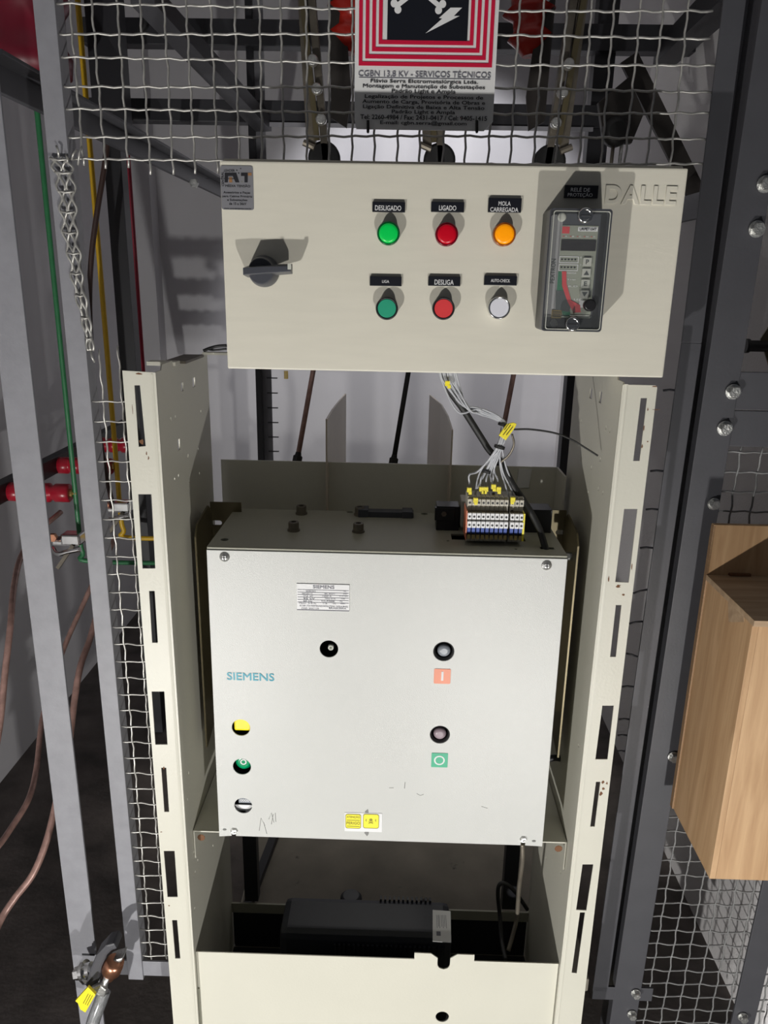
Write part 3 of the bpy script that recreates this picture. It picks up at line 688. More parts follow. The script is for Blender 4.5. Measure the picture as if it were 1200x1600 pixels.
# nameplate
q = pr(464, 912.5, 546, 953.5, YK)
npl = MB().box(q[0], q[1], YK-.0016, YK-.0002, q[2], q[3]).build('rating_plate', 'white', br, label='white rating plate')
MB().box(q[0], q[1], YK-.0022, YK-.0016, q[2], q[2]+.0012).build('plate_edge', 'grink', npl)
YN = YK-.0021
ptext('SIEMENS', 489, 914.5, 522.5, 920, YN, 'grink', npl, .02)
for i, y_ in enumerate((922, 926, 929.8, 933.7, 937.6, 941.5)):
    q = pr(465, y_, 545, y_+.5, YN); MB().box(q[0], q[1], YN-.0001, YN, q[2], q[3]).build('rule_line', 'grink', npl)
for s_, x0, x1, y_ in (('3AH5134-2', 478, 493, 923.9), ('NR.', 537, 541, 923.9), ('3AH S/31113', 472, 488, 927.8), ('IEC 62271', 507, 523, 927.8), ('2007', 536, 543, 927.8), ('17,5  kV', 474, 489, 931.6), ('1250 A', 504, 518, 931.6), ('31,5 kA', 530, 543, 931.6),
                       ('95 kV', 474, 492, 935.5), ('FREQ. 60 Hz', 508, 524, 935.5), ('100', 533, 539, 935.5), ('50 Hz', 474, 488, 939.5), ('CLASSE', 502, 523, 939.5), ('M2', 531, 535, 939.5),
                       ('Oper. 0-0,3s', 467, 494, 943), ('T: 3s', 504, 511, 943), ('C/C', 520, 525, 943), ('0001', 532, 539, 943), ('AS. DISP. LTDA MAINTENANCE INSTRUCTIONS  MADE IN BRAZIL', 468, 544, 947.3), ('COD. 3AX1133', 471, 498, 950.7), ('BRASILEIRA', 514, 541, 950.7)):
    ptext(s_, x0, y_-1.2, x1, y_+1.2, YN, 'grink', npl, .01)
ptext('SIEMENS', 354.5, 1051.5, 428.5, 1063.5, YK-.0006, 'cyan', br, .012)
# square stickers
q = pr(678, 1045, 704, 1068, YK); st = plate('close_symbol', [rect(*q, .002)], .0006, XZ(YK-.0005), 'salmon', br, label='salmon sticker with a white bar')
q = pr(689.5, 1049, 692.8, 1063, YK); MB().box(q[0], q[1], YK-.0012, YK-.0008, q[2], q[3]).build('white_bar', 'wletter', st)
q = pr(674, 1176.5, 699.5, 1198.5, YK); st = plate('open_symbol', [rect(*q, .001)], .0006, XZ(YK-.0005), 'sgreen', br, label='green sticker with a white ring')
c = pc(686.5, 1187.5); plate('white_ring', [circ(*c, .0090), circ(*c, .0066)], .0004, XZ(YK-.001), 'wletter', st)
# warning sticker
q = pr(538.5, 1270, 597, 1299, YK); st = plate('warning_sticker', [rect(*q)], .0006, XZ(YK-.0005), 'white', br, label='white sticker with two yellow warning panels')
for x0, x1 in ((540, 564), (567.5, 592)):
    q = pr(x0, 1271.5, x1, 1293.5, YK); plate('yellow_panel', [rect(*q, .004)], .0004, XZ(YK-.001), 'ystick', st)
    q = (q[0]-.0002, q[1]+.0002, q[2]-.0002, q[3]+.0002); q2 = (q[0]+.0008, q[1]-.0008, q[2]+.0008, q[3]-.0008)
    plate('panel_outline', [rect(*q, .004), rect(*q2, .0035)], .0003, XZ(YK-.0014), 'ylin', st)
ptext('ATENÇÃO', 541.5, 1274.5, 562.5, 1279, YK-.0016, 'ylin', st, .01); ptext('PERIGO', 541.5, 1284, 562.5, 1288.5, YK-.0016, 'ylin', st, .01)
for y_ in (1280.5, 1290): q = pr(542, y_, 562, y_+.7, YK); MB().box(q[0], q[1], YK-.0016, YK-.0013, q[2], q[3]).build('rule_line', 'ylin', st)
sc = pc(579.5, 1280.5)
plate('skull_mark', [circ(sc[0], sc[1], .0028, 14), circ(sc[0]-.001, sc[1], .0007, 8), circ(sc[0]+.001, sc[1], .0007, 8)], .0003, XZ(YK-.0015), 'ylin', st)
for s_ in (-1, 1):
    MB().bar((sc[0]-s_*.004, YK-.0015, sc[1]-.0072), (sc[0]+s_*.004, YK-.0015, sc[1]-.0034), .0003, .0009, (0, 1, 0)).build('crossbone_mark', 'ylin', st)
    bxp, bzp = sc[0]+s_*.0082, sc[1]-.0005
    plate('bolt_mark', [[(bxp-.0004, bzp+.003), (bxp+.0012, bzp+.0008), (bxp+.0003, bzp+.0005), (bxp+.0008, bzp-.0032), (bxp-.0013, bzp-.0002), (bxp-.0002, bzp+.0003)]], .0003, XZ(YK-.0015), 'ylin', st)
# smudges and scratches
for pl in ([(570, 1268), (575, 1264), (576, 1270), (571, 1270)], [(571, 1299), (576.5, 1299), (576, 1303), (573.5, 1306.5), (569, 1301)]): plate('smudge', [ppoly(pl, YK)], .0003, XZ(YK-.0002), 'mark', br)
sm = MB()
for pts in ([(405, 1298), (408, 1278), (414, 1290)], [(412, 1285), (417, 1303)], [(420, 1280), (424, 1270), (428, 1285)], [(427, 1272), (424, 1288)], [(430, 1270), (431, 1284)], [(608, 1231), (615, 1231)], [(651, 1240), (657, 1243), (662, 1241)], [(633, 1222), (632, 1232)], [(752, 1260), (762, 1263)]):
    sm.tube([at(x, y, YK) for x, y in pts], .0005, 4)
sm.build('scratches', 'mark', br)
# what is seen in the openings
def lens(px, py, dx, dz, r, m_, nm, dep=.018):
    x, z_ = pc(px, py); c = Vector((x+dx, YK+dep, z_+dz)); return MB().lathe(c, FR, [(0, r), (.006, r), (.009, r*.85), (.0105, r*.5)], 28).build(nm, m_, br, smooth=True)
for px_, py_, r_ in ((693.5, 1018, .0168), (687.5, 1148, .0165)):
    x, z_ = pc(px_, py_); MB().lathe((x, YK+.0015, z_), (0, 1, 0), [(0, r_), (.012, r_*.98), (.012, r_*.75), (.001, r_*.86), (0, r_)], 30, cap=False).build('button_shroud', 'rubber', br, smooth=True)
lens(694, 1019, 0, 0, .0105, 'lens', 'plunger', .012); lens(687.5, 1149, 0, 0, .0105, 'lens2', 'plunger', .012)
x, z_ = pc(514, 1014); c = Vector((x+.002, YK+.022, z_-.003)); MB().lathe(c, FR, [(0, .0046), (.012, .0046), (.012, .002), (.008, .0018)], 20).build('charging_shaft', 'keyc', br, smooth=True)
x, z_ = pc(376.5, 1137)
MB().box(x-.0125, x+.022, YK+.004, YK+.018, z_-.0085, z_+.020).build('indicator_window', 'byellow', br, bevel=.003)
x, z_ = pc(378, 1198); g = MB().lathe((x+.001, YK+.022, z_+.002), FR, [(0, .0155), (.008, .0155), (.012, .013), (.013, .008)], 30).build('open_button', 'begreen', br, smooth=True, label='green push button with white ring')
plate('ring_mark', [circ(x+.001, z_+.0035, .0054), circ(x+.001, z_+.0035, .0034)], .0004, XZ(YK+.0085), 'wletter', g)
x, z_ = pc(380, 1259); g = MB().box(x-.009, x+.014, YK+.006, YK+.02, z_+.001, z_+.0115).build('operation_counter', 'lens', br, bevel=.0006)
text('00001', (x-.006, x+.012, z_+.004, z_+.0095), YK+.0055, 'wletter', g, .01)
MB().box(x-.016, x+.016, YK+.008, YK+.01, z_-.016, z_-.0045).build('white_tab', 'white', br)

# terminal strip on top of the housing
ZT = BZ1+.004
ts = MB(); TY = 1.235
x0_, x1_ = .067, .262
ts.box(x0_, x0_+.038, TY, TY+.035, ZT, ZT+.042).box(x0_-.003, x0_+.030, TY-.003, TY+.01, ZT+.018, ZT+.040).box(x1_-.045, x1_-.002, TY, TY+.04, ZT, ZT+.04).box(x0_, x1_, TY+.02, TY+.035, ZT, ZT+.025)
ter = ts.build('terminal_strip', 'blackp', br, bevel=.001)
cs = MB().lathe((x0_+.012, TY-.003, ZT+.030), FR, [(0, .0045), (.002, .0045), (.002, .002), (.001, .002)], 6).build('end_clamp_screw', 'arm', ter)
MB().box(x0_+.040, x0_+.052, TY-.012, TY+.03, ZT+.01, ZT+.055).build('end_bracket', 'wcore', ter, bevel=.001)
xs0, xs1 = at(730, 800, 1.165).x, at(820, 800, 1.165).x
pw = (xs1-xs0)/12.6
YT_ = 1.168
zc = [at(775, r, YT_-.006).z for r in (806.5, 819, 787, 829, 838)]
MB().box(xs0-.0015, xs0-.0002, YT_-.010, YT_+.036, ZT+.010, ZT+.058).build('end_plate', 'salmon', ter)
MB().box(xs1-.003, xs1, YT_-.010, YT_+.036, ZT+.010, ZT+.055).build('end_plate', 'tag', ter, label='yellow end plate')
for i in range(12):
    x = xs0+pw*i+(.0025 if i > 8 else 0)
    t_ = MB().box(x+.0003, x+pw-.0003, YT_+.004, YT_+.040, ZT+.004, zc[2]+.008).build('terminal', 'wcore', ter)
    MB().box(x+.0006, x+pw-.0006, YT_-.004, YT_+.004, zc[1]-.008, zc[0]+.006).build('terminal_front', 'passiv', t_)
    for k, zz in enumerate(zc[:3]):
        yy = (YT_-.008, YT_-.010, YT_)[k]
        MB().box(x+.0005, x+pw-.0005, yy-.002, YT_+.006, zz-.0050, zz+.0050).build('clamp_cap', 'white' if k < 2 else 'wcore', t_)
        MB().lathe((x+pw/2, yy-.002, zz-.0004), FR, [(0, .0019), (.0004, .0019)], 8).build('clamp_hole', 'ink', t_)
    MB().box(x+.001, x+pw-.001, YT_-.008, YT_+.004, zc[3]-.0048, zc[3]+.0045).build('blue_clamp', 'blue', t_)
    MB().box(x+.0012, x+pw-.0012, YT_-.010, YT_+.002, zc[4]-.0042, zc[4]+.0030).build('marker', 'brass', t_)
# small latch block on the rear edge
MB().box(-.065, .03, 1.300, 1.322, ZT, ZT+.010).box(-.068, -.05, 1.298, 1.326, ZT, ZT+.014).box(.01, .028, 1.298, 1.326, ZT, ZT+.012).build('rear_latch', 'knob', br, bevel=.001)
# phase barriers and rear shield
YB2 = 1.42
def barrier(px_f, px_b, ptop, curve):
    pass
b0 = ppoly([(510, 795), (510, 655), (524, 630), (540, 615), (540, 722)], 1.5)
def fin(X, yf, yb, zprof, parent, nm='phase_barrier'):
    """vertical sheet along y at X(y)"""
    n = len(zprof); v = []
    for k, (y, x, z_) in enumerate(zprof): v += [(x-.0015, y, 1.02), (x-.0015, y, z_), (x+.0015, y, 1.02), (x+.0015, y, z_)]
    f = []
    for k in range(n-1):
        a = 4*k; b = a+4
        f += [(a, b, b+1, a+1), (a+2, a+3, b+3, b+2), (a+1, b+1, b+3, a+3), (a, a+2, b+2, b)]
    f += [(0, 1, 3, 2), (4*n-4, 4*n-2, 4*n-1, 4*n-3)]
    return MB().add(v, f).build(nm, 'barrier', parent)
pa = at(510, 655, 1.40); pb = at(540, 615, 1.80)
fin(0, 0, 0, [(1.40, pa.x, pa.z), (1.52, pa.x+(at(519, 640, 1.52).x-pa.x), at(519, 640, 1.52).z), (1.66, at(530, 626, 1.66).x, at(530, 626, 1.66).z), (1.80, pb.x, pb.z)], br)
pa = at(707, 672, 1.40); pb = at(672, 617, 1.80)
fin(0, 0, 0, [(1.40, pa.x, pa.z), (1.50, at(700, 650, 1.5).x, at(700, 650, 1.5).z), (1.62, at(690, 632, 1.62).x, at(690, 632, 1.62).z), (1.80, pb.x, pb.z)], br)
zs = at(500, 722, 1.43).z
bs_ = MB(); xa_, xb2 = at(345, 720, 1.43).x, at(873, 735, 1.43).x
bs_.box(xa_, xb2, 1.43, 1.434, .98, zs).box(xb2-.004, xb2, 1.36, 1.43, .98, zs)
bs_.build('rear_shield', 'cream', br)
q1 = at(811, 733, 1.428); q2 = at(831, 733, 1.428); q3 = at(826, 762, 1.428); q4 = at(806, 762, 1.428)
MB().prism([(q1.x, q1.z), (q2.x, q2.z), (q3.x, q3.z), (q4.x, q4.z)], 1.427, 1.4295).build('label_patch', 'signw', br)

# rods going up behind the control box
for k, (x0, y0, x1, y1, m_, lb) in enumerate(((500, 520, 465, 716, 'copper', 'brown lift rod left of the first phase barrier, below the control box'), (645, 540, 615, 720, 'rubber', 'black lift rod between the two phase barriers'), (815, 520, 776, 724, 'copper', 'brown lift rod behind the grey wire bundle'))):
    a, b = at(x0, y0, 1.60), at(x1, y1, 1.50)
    r_ = thing('lift_rod', b, lb, 'rod', 'lift rods behind the breaker')
    MB().tube([a, b], .0052, 10).build('rod', m_, r_, smooth=True)
    MB().lathe(b, (a-b), [(-.012, .010), (.004, .010), (.006, .007), (.012, .006)], 6).build('lock_nut', 'rubber', r_)

# ================= wiring =================
wh = thing('wire_bundle', at(780, 700, 1.20), 'bundle of thin grey wires dropping from the control box to the breaker terminals', 'wires')
def wp(pts): return smoothpath([at(x, y, Y) for x, y, Y in pts], 8)
knot = (787, 662, 1.175); k2 = (781, 697, 1.178)
ends = [(734, 758), (734, 758), (742, 786), (743, 786), (752, 764), (760, 765), (768, 765), (771, 762), (778, 765), (800, 782), (795, 790), (807, 784)]
for i, (ex, ey) in enumerate(ends):
    jx = random.uniform(-4, 4); jy = random.uniform(-4, 4); t = i/11
    sx = 686+24*t; mx = 722+22*((i*5) % 12)/11-6; my = 638-14*((i*7) % 12)/11+6
    pts = [(sx, 572, 1.15), (sx+6+jx*.5, 596, 1.16), (mx, my, 1.16+.01*(i % 3)), (752+jx, 646+jy-6*(1-t), 1.165), (knot[0]+(i % 4-1.5)*2.2, knot[1]+(i//4-1)*2, knot[2]+.003*(i//4)),
           (k2[0]+(i % 4-1.5)*2.4, k2[1], k2[2]+.003*(i//4)), ((k2[0]*.45+ex*.55)+jx*1.2-3, 735+jy*.5, 1.19), (ex+jx*.2, ey-16, 1.185), (ex, ey, 1.187)]
    MB().tube(wp(pts), .0015, 6).build('wire', 'gwire', wh, smooth=True)
    MB().tube([at(ex, ey+(8 if ey < 780 else 3), 1.187), at(ex, ey+19, 1.189 if ey < 780 else 1.170)], .0024, 6).build('ferrule', 'blackp', wh, smooth=True)
for ex, ey, an in ((733, 765, .3), (743, 781, 0), (752, 764, .5), (759, 764, -.4), (771, 760, .2), (779, 764, .1), (801, 780, -.3), (699, 599, .5)):
    c = at(ex, ey, (1.178 if ey < 775 else 1.165) if ex > 700 else 1.15)
    MB().box(c.x-.0035, c.x+.0035, c.y-.004, c.y+.002, c.z-.0035, c.z+.0035).box(c.x-.002+an*.004, c.x+.003+an*.004, c.y-.0045, c.y, c.z-.007, c.z-.002).build('wire_marker', 'tag', wh)
for p in (knot, k2, (760, 735, 1.19)):
    c = at(*p[:2], p[2]); MB().lathe(c+Vector((0, .003, -.002)), (.25, 0, 1), [(-.002, .0085), (.002, .0085)], 14).build('cable_tie', 'rubber', wh)
pl = [(802, 660), (807, 662), (804, 668), (790, 687.5), (779, 680), (792, 662)]
tg = MB().prism(ppoly(pl, 1.160), 1.157, 1.1615).build('cable_tag', 'tag', wh, bevel=.0006, label='yellow ribbed plastic tag')
for (a, b) in (((798, 664), (786, 680)), ((802, 666), (791, 680)), ((795, 662), (788, 672))): MB().tube([at(*a, 1.1565), at(*b, 1.1565)], .0006, 4).build('tag_rib', 'passiv', tg)
tag(MB().tube(wp([(803, 671, 1.17), (830, 671, 1.17), (868, 677, 1.17), (895, 688, 1.17), (915, 700, 1.17), (934, 712, 1.17)]), .0016, 6).build('tie_tail', 'rubber', smooth=True), 'long thin black cable tie tail curving right from the wire bundle', 'cable tie')
MB().tube(wp([(800, 678, 1.175), (803, 694, 1.175), (796, 710, 1.18), (783, 722, 1.185)]), .0018, 6).build('wire', 'arm', wh, smooth=True)
tag(MB().tube(wp([(688, 570, 1.19), (700, 606, 1.19), (724, 640, 1.20), (752, 684, 1.21), (765, 704, 1.21), (783, 722, 1.20), (800, 755, 1.19), (826, 795, 1.18), (842, 825, 1.17), (852, 856, 1.155), (854, 866, 1.15)]), .0055, 10).build('control_cable', 'rubber', smooth=True), 'thick black control cable entering the top right of the breaker housing', 'cable')
tag(MB().tube(wp([(354, 540, 1.25), (340, 541, 1.25), (328, 544, 1.25), (318, 548, 1.25)]), .0028, 6).tube(wp([(354, 545, 1.25), (335, 547, 1.25), (326, 546, 1.25)]), .0018, 6).build('loose_cable_end', 'rubber', smooth=True), 'short black cable end poking out left of the control box', 'cable')

# ================= UPS in the lower compartment =================
up_ = thing('power_supply_unit', (-.04, 1.26, .17), 'blue-black ribbed uninterruptible power supply lying behind the lower cream panel', 'power supply')
MB().box(-.205, .125, 1.168, 1.262, .10, .310).build('case', 'ups', up_, bevel=.014)
rb = MB()
for i in range(12): rb.box(-.015+.009*i, -.011+.009*i, 1.255, 1.264, .300, .314)
for i in range(24): rb.box(-.10+.009*i, -.096+.009*i, 1.163, 1.169, .262, .290)
rb.build('vent_rib', 'ups', up_)
q = [at(676, 1422, Z=.311), at(704, 1424, Z=.311), at(705, 1473, Z=.311), at(676, 1471, Z=.311)]
lb = MB().add([(p.x, p.y, .3106) for p in q]+[(p.x, p.y, .3116) for p in q], [(0, 3, 2, 1), (4, 5, 6, 7), (0, 1, 5, 4), (1, 2, 6, 5), (2, 3, 7, 6), (3, 0, 4, 7)]).build('info_label', 'signw', up_)
lc = sum(q, Vector())/4
ln = MB()
for i, dx in enumerate((-.009, -.006, -.004, .000, .003, .006, .009)): ln.box(lc.x+dx-.0004, lc.x+dx+.0004, lc.y-.006+(.004 if i % 2 else 0), lc.y+.026, .3117, .3119)
ln.box(lc.x-.011, lc.x-.003, lc.y-.024, lc.y-.014, .3117, .3119)
ln.build('print', 'grink', lb)
c = at(548, 1408, Z=.30); MB().lathe((c.x, c.y+.012, .27), (0, 0, 1), [(0, .022), (.028, .022), (.034, .016)], 24).build('round_cap', 'ups', up_, smooth=True)
c = at(604, 1410, 1.275); MB().box(c.x-.010, c.x+.012, 1.268, 1.275, c.z-.004, c.z+.001).build('bright_clip', 'chrome', up_)
MB().box(-.19, .11, 1.18, 1.25, .04, .105).build('stand', 'black', up_)
tag(MB().tube(wp([(816, 1318, 1.19), (816, 1345, 1.19), (811, 1385, 1.20), (808, 1430, 1.21), (802, 1458, 1.20), (794, 1486, 1.18)]), .0042, 8).build('power_cable', 'arm', smooth=True), 'grey-brown cable hanging from the lower right corner of the breaker', 'cable')
tag(MB().tube(wp([(824, 1421, 1.3), (806, 1395, 1.3), (790, 1381, 1.3), (780, 1383, 1.3), (778, 1400, 1.3), (781, 1430, 1.3), (784, 1470, 1.25), (790, 1500, 1.2)]), .0042, 8).build('looped_cable', 'rubber', smooth=True), 'black looped cable behind the hanging grey cable in the lower compartment', 'cable')

# ================= plywood box =================
wb = thing('plywood_box', (.62, 1.07, .63), 'light plywood box with a raised back board, hung right of the dark post', 'box')
WX = .4955
MB().box(WX-.002, .83, 1.1500, 1.1600, .628, 1.148).build('back_board', 'wood', wb, bevel=.001)
MB().box(WX-.0025, WX+.0, 1.1498, 1.1602, .628, 1.146).build('back_board_edge', 'woodedge', wb)
MB().box(WX, WX+.009, .985, 1.150, .628, 1.056).build('side_board', 'wood', wb, bevel=.0006)
MB().box(WX+.0092, .83, .985, .994, .628, 1.056).build('front_board', 'wood', wb, bevel=.0006)
MB().box(WX+.0092, .83, .994, 1.150, .628, .637).build('bottom_board', 'wood', wb)
v = [(WX-.001, 1.1495), (.545, .972), (.83, .972), (.83, 1.1495)]
mb = MB()
mb.add([(x, y, 1.0565) for x, y in v]+[(x, y, 1.066) for x, y in v], [(0, 3, 2, 1), (4, 5, 6, 7), (0, 1, 5, 4), (1, 2, 6, 5), (2, 3, 7, 6), (3, 0, 4, 7)])
mb = MB().box(WX-.003, .83, .976, 1.1495, 1.0565, 1.0655)
mb.build('lid', 'wood2', wb, bevel=.0005)
MB().box(.527, .56, 1.144, 1.1497, 1.066, 1.0695).build('hinge', 'rust', wb)
q = [at(x, y, X=WX) for x, y in ((1138, 938), (1163, 950), (1163, 972), (1139, 972))]
MB().add([(WX-.0006, p.y, p.z) for p in q]+[(WX, p.y, p.z) for p in q], [(0, 3, 2, 1), (4, 5, 6, 7), (0, 1, 5, 4), (1, 2, 6, 5), (2, 3, 7, 6), (3, 0, 4, 7)]).build('tape_patch', 'wood2', wb, label='brown tape patch')

# ================= left side: bus bars, insulators, clamps =================
XI, ZI = -1.015, .962
brk = MB().bar((XI, 1.3, ZI+.005), (XI, 2.9, ZI+.005), .03, .05, (1, 0, 0)).build('insulator_rail', 'black', bevel=.002)
tag(brk, 'black steel rail along the left wall carrying the red insulators', 'rail')
IY = (1.9, 2.2, 2.5)
def insulator(Y, lb):
    t = thing('post_insulator', (XI, Y, ZI), lb, 'insulator', 'red post insulators on the left wall rail')
    pr_ = [(0, .018), (.002, .024), (.040, .025), (.044, .021), (.052, .0205), (.056, .025), (.078, .025), (.082, .020), (.092, .0195), (.096, .025), (.118, .025), (.122, .020), (.130, .020), (.134, .024), (.168, .024), (.172, .020)]
    MB().lathe((XI+.0, Y, ZI), (1, 0, 0), pr_, 28).build('body', 'insul', t, smooth=True)
    MB().lathe((XI+.172, Y, ZI), (1, 0, 0), [(0, .011), (.006, .011), (.006, .006), (.016, .006)], 12).build('end_bolt', 'brass', t)
    MB().lathe((XI-.004, Y-.0, ZI-.004), (-1, 0, 0), [(0, .012), (.010, .012)], 6).build('mounting_nut', 'zinc', t)
    return t
insulator(IY[0], 'red ribbed post insulator holding the green bar, nearest of the three')
insulator(IY[1], 'red ribbed post insulator holding the yellow bar, middle of the three')
insulator(IY[2], 'red ribbed post insulator behind the yellow bar, farthest of the three')
XE = XI+.184
tag(MB().tube(smoothpath([(XE, IY[0], 3.1), (XE, IY[0], 2), (XE, IY[0], ZI+.1), (XE, IY[0], .87), (XE+.004, IY[0], .80), (XE+.03, IY[0], .775), (XE+.35, IY[0]+.1, .74)], 6), .0062, 10).build('bus_bar', 'green', smooth=True), 'green painted round conductor bar running down the left side', 'conductor bar', 'painted conductor bars on the left')
tag(MB().tube(smoothpath([(XE, IY[1], 3.1), (XE, IY[1], 2), (XE, IY[1], ZI+.1), (XE, IY[1], .83), (XE+.006, IY[1], .765), (XE+.035, IY[1], .74), (XE+.45, IY[1]+.05, .735)], 6), .0072, 10).build('bus_bar', 'yellow', smooth=True), 'yellow painted round conductor bar running down the left side', 'conductor bar', 'painted conductor bars on the left')
tag(MB().tube([(XE, IY[2], 3.1), (XE, IY[2], .8)], .0062, 10).build('bus_bar', 'redbar', smooth=True), 'dark red painted round conductor bar right of the black rear post', 'conductor bar', 'painted conductor bars on the left')
for px_, py_, Y, lb in ((112, 848, 1.86, 'chrome earthing clamp on the green bar below its insulator'), (190, 797, 2.15, 'chrome earthing clamp on the yellow bar behind the mesh strip')):
    c = at(px_, py_, Y); t = thing('earthing_clamp', c, lb, 'clamp', 'chrome earthing clamps on the conductor bars')
    MB().box(c.x-.045, c.x+.02, c.y-.018, c.y+.018, c.z-.004, c.z+.012).box(c.x-.02, c.x+.03, c.y-.02, c.y+.02, c.z-.002, c.z+.028).build('clamp_body', 'chrome', t, bevel=.005)
    MB().tube(smoothpath([c+Vector((-.05, 0, -.015)), c+Vector((-.03, -.02, -.024)), c+Vector((0, -.022, -.016)), c+Vector((.03, -.02, -.01))]), .007, 8).build('clamp_jaw', 'chrome', t, smooth=True)
    MB().bar(c+Vector((.012, -.02, .0)), c+Vector((-.03, -.03, -.06)), .009, .006).build('lever', 'arm', t)
    MB().lathe(c+Vector((-.035, -.02, .022)), FR, [(0, .011), (.012, .011)], 6).build('copper_lug', 'coppers', t)
def cab(pts, lb, r=.0065): tag(MB().tube(wp(pts), r, 10).build('copper_cable', 'copper', smooth=True), lb, 'cable', 'clear sheathed copper cables on the left')
cab([(180, 838, 2.0), (170, 862, 1.95), (148, 905, 1.9), (125, 955, 1.85), (103, 1005, 1.8), (84, 1060, 1.7), (66, 1125, 1.6), (57, 1200, 1.5), (45, 1248, 1.42), (20, 1290, 1.36), (-10, 1330, 1.3), (-60, 1370, 1.25)], 'clear sheathed copper cable hanging left of the wide post, upper of the two crossing it')
cab([(150, 965, 1.7), (140, 1000, 1.66), (126, 1040, 1.6), (117, 1090, 1.55), (108, 1160, 1.48), (92, 1235, 1.42), (74, 1310, 1.37), (52, 1365, 1.33), (22, 1405, 1.3), (0, 1440, 1.27), (-25, 1500, 1.2)], 'clear sheathed copper cable crossing behind the wide post and sagging to the lower left', .0075)
cab([(95, 800, 1.9), (55, 835, 1.8), (33, 870, 1.7), (22, 915, 1.6), (16, 980, 1.5), (8, 1050, 1.45), (0, 1130, 1.4), (-12, 1200, 1.35)], 'clear sheathed copper cable at the far left edge beside the wide post', .007)
tag(MB().tube(wp([(172, 190, 2.1), (163, 262, 2.1), (152, 330, 2.1), (143, 400, 2.1), (140, 470, 2.1), (143, 550, 2.1), (150, 640, 2.1), (162, 720, 2.1), (176, 790, 2.15)]), .0075, 8).build('hanging_cable', 'darkcable', smooth=True), 'thin dark brown cable hanging behind the yellow bar', 'cable')

# ================= rear frame =================
rf = thing('rear_steel_frame', (0, 2.3, 0), 'black steel rack frame standing behind the mesh, with posts, beams and braces', 'frame')
def vbar(px, py, Y, wd, dp, m_='black', z0=0, z1=2.9, nm='post'):
    c = at(px, py, Y); MB().box(c.x-wd/2, c.x+wd/2, Y, Y+dp, z0, z1).build(nm, m_, rf, bevel=.002)
vbar(199, 560, 2.3, .048, .05); vbar(404, 600, 2.3, .018, .02); vbar(416, 600, 2.33, .032, .006, 'grey'); vbar(900, 600, 2.3, .054, .05)
xlft = at(180, 400, 2.3).x
MB().box(-.86, .75, 2.28, 2.33, 2.088, 2.150).build('beam', 'black', rf, bevel=.002)
MB().box(-.86, .56, 2.28, 2.33, 1.905, 1.960).build('beam', 'black', rf, bevel=.002)
MB().box(-.42, .5, 2.272, 2.279, 1.895, 1.905).build('beam_lip', 'grey', rf)
MB().bar((-.62, 1.23, 1.787), (-.62, 2.9, 1.787), .012, .045, (1, 0, 0)).bar((-.60, 1.23, 1.806), (-.60, 2.9, 1.806), .04, .006, (1, 0, 0)).build('side_beam', 'dark', rf, bevel=.001)
a = at(222, -10, 1.55); MB().bar(a, at(412, 195, 2.3), .045, .035, (1, 0, 0)).build('brace', 'dark', rf, bevel=.001)
MB().bar(at(1150, -20, 1.7), at(1040, 85, 2.35), .05, .06, (0, 0, 1)).build('brace', 'black', rf)
MB().bar(at(982, 90, 1.9), at(1108, 345, 1.9), .012, .040, (0, 1, 0)).build('brace', 'darkarm', rf)
MB().bar((.60, 1.25, 1.66), (.60, 2.6, 1.66), .012, .05, (1, 0, 0)).build('side_beam', 'dark', rf)
MB().lathe(at(308, 289, 1.55)+Vector((0, -.02, 0)), FR, [(0, .009), (.008, .008)], 6).build('bolt', 'zinc', rf)
for i in range(12): MB().box(-.40, -.368, 2.322, 2.327, .9+.045*i, .903+.045*i).build('ladder_rung', 'black', rf)

# three disconnector poles
def pole(dx, Y, lb, ins=True):
    """dx: pixel shift of this pole relative to the left one, turned into metres at Y"""
    base = at(500+dx, 235, Y); t = thing('disconnector_pole', base, lb, 'disconnector', 'disconnector poles behind the mesh')
    sgn = {0: 1, 1: 0, 2: -1}[0 if dx < 100 else 1 if dx < 250 else 2]
    o = base.x; s = 1 if sgn >= 0 else -1
    MB().bar((o-.055*s, Y, 2.42), (o-.018*s, Y, 1.79), .020, .03).bar((o-.025*s, Y, 2.18), (o+.014*s, Y, 1.76), .016, .03).build('blade', 'arm', t, bevel=.001)
    MB().bar((o-.037*s, Y-.02, 2.10), (o-.004*s, Y-.02, 1.80), .012, .01).build('link_bar', 'passiv', t)
    MB().prism([(o+.020*s, 2.10), (o+.055*s, 2.06), (o+.070*s, 1.90), (o+.06*s, 1.83), (o+.025*s, 1.85)], Y+.005, Y+.012).build('arc_plate', 'darkarm', t)
    for z_ in (1.955, 1.90, 1.84): MB().lathe((o-.012*s+(1.96-z_)*.15*s, Y-.025, z_), FR, [(0, .012), (.012, .012), (.015, .009)], 14).build('pivot_pin', 'zinc', t, smooth=True)
    MB().lathe((o+.010*s, Y-.015, 1.765), (0, 1, 0), [(0, .030), (.004, .036), (.012, .036), (.016, .028), (.024, .036), (.036, .034)], 28).build('pulley', 'rubber', t, smooth=True)
    MB().tube([(o-.035*s, Y-.02, 1.795), (o-.01*s, Y-.02, 1.785)], .007, 8).build('stop_pin', 'arm', t)
    MB().lathe((o-.012*s, Y-.012, 2.12), FR, [(0, .028), (.02, .024), (.03, .012)], 18).build('contact_spring', 'rubber', t, smooth=True)
    mb = MB()
    if ins:
        cx0 = o+.062*s; prf = [(0, .020), (.02, .034), (.035, .05), (.05, .036), (.07, .036), (.085, .058), (.10, .038), (.13, .038), (.15, .062), (.17, .042), (.30, .042)]
        MB().lathe((cx0, Y+.03, 1.985), (.12*s, 0, 1), prf, 24).build('pole_insulator', 'insul2', t, smooth=True)
pole(0, 1.9, 'tarnished disconnector blade assembly with red insulator left of the danger sign')
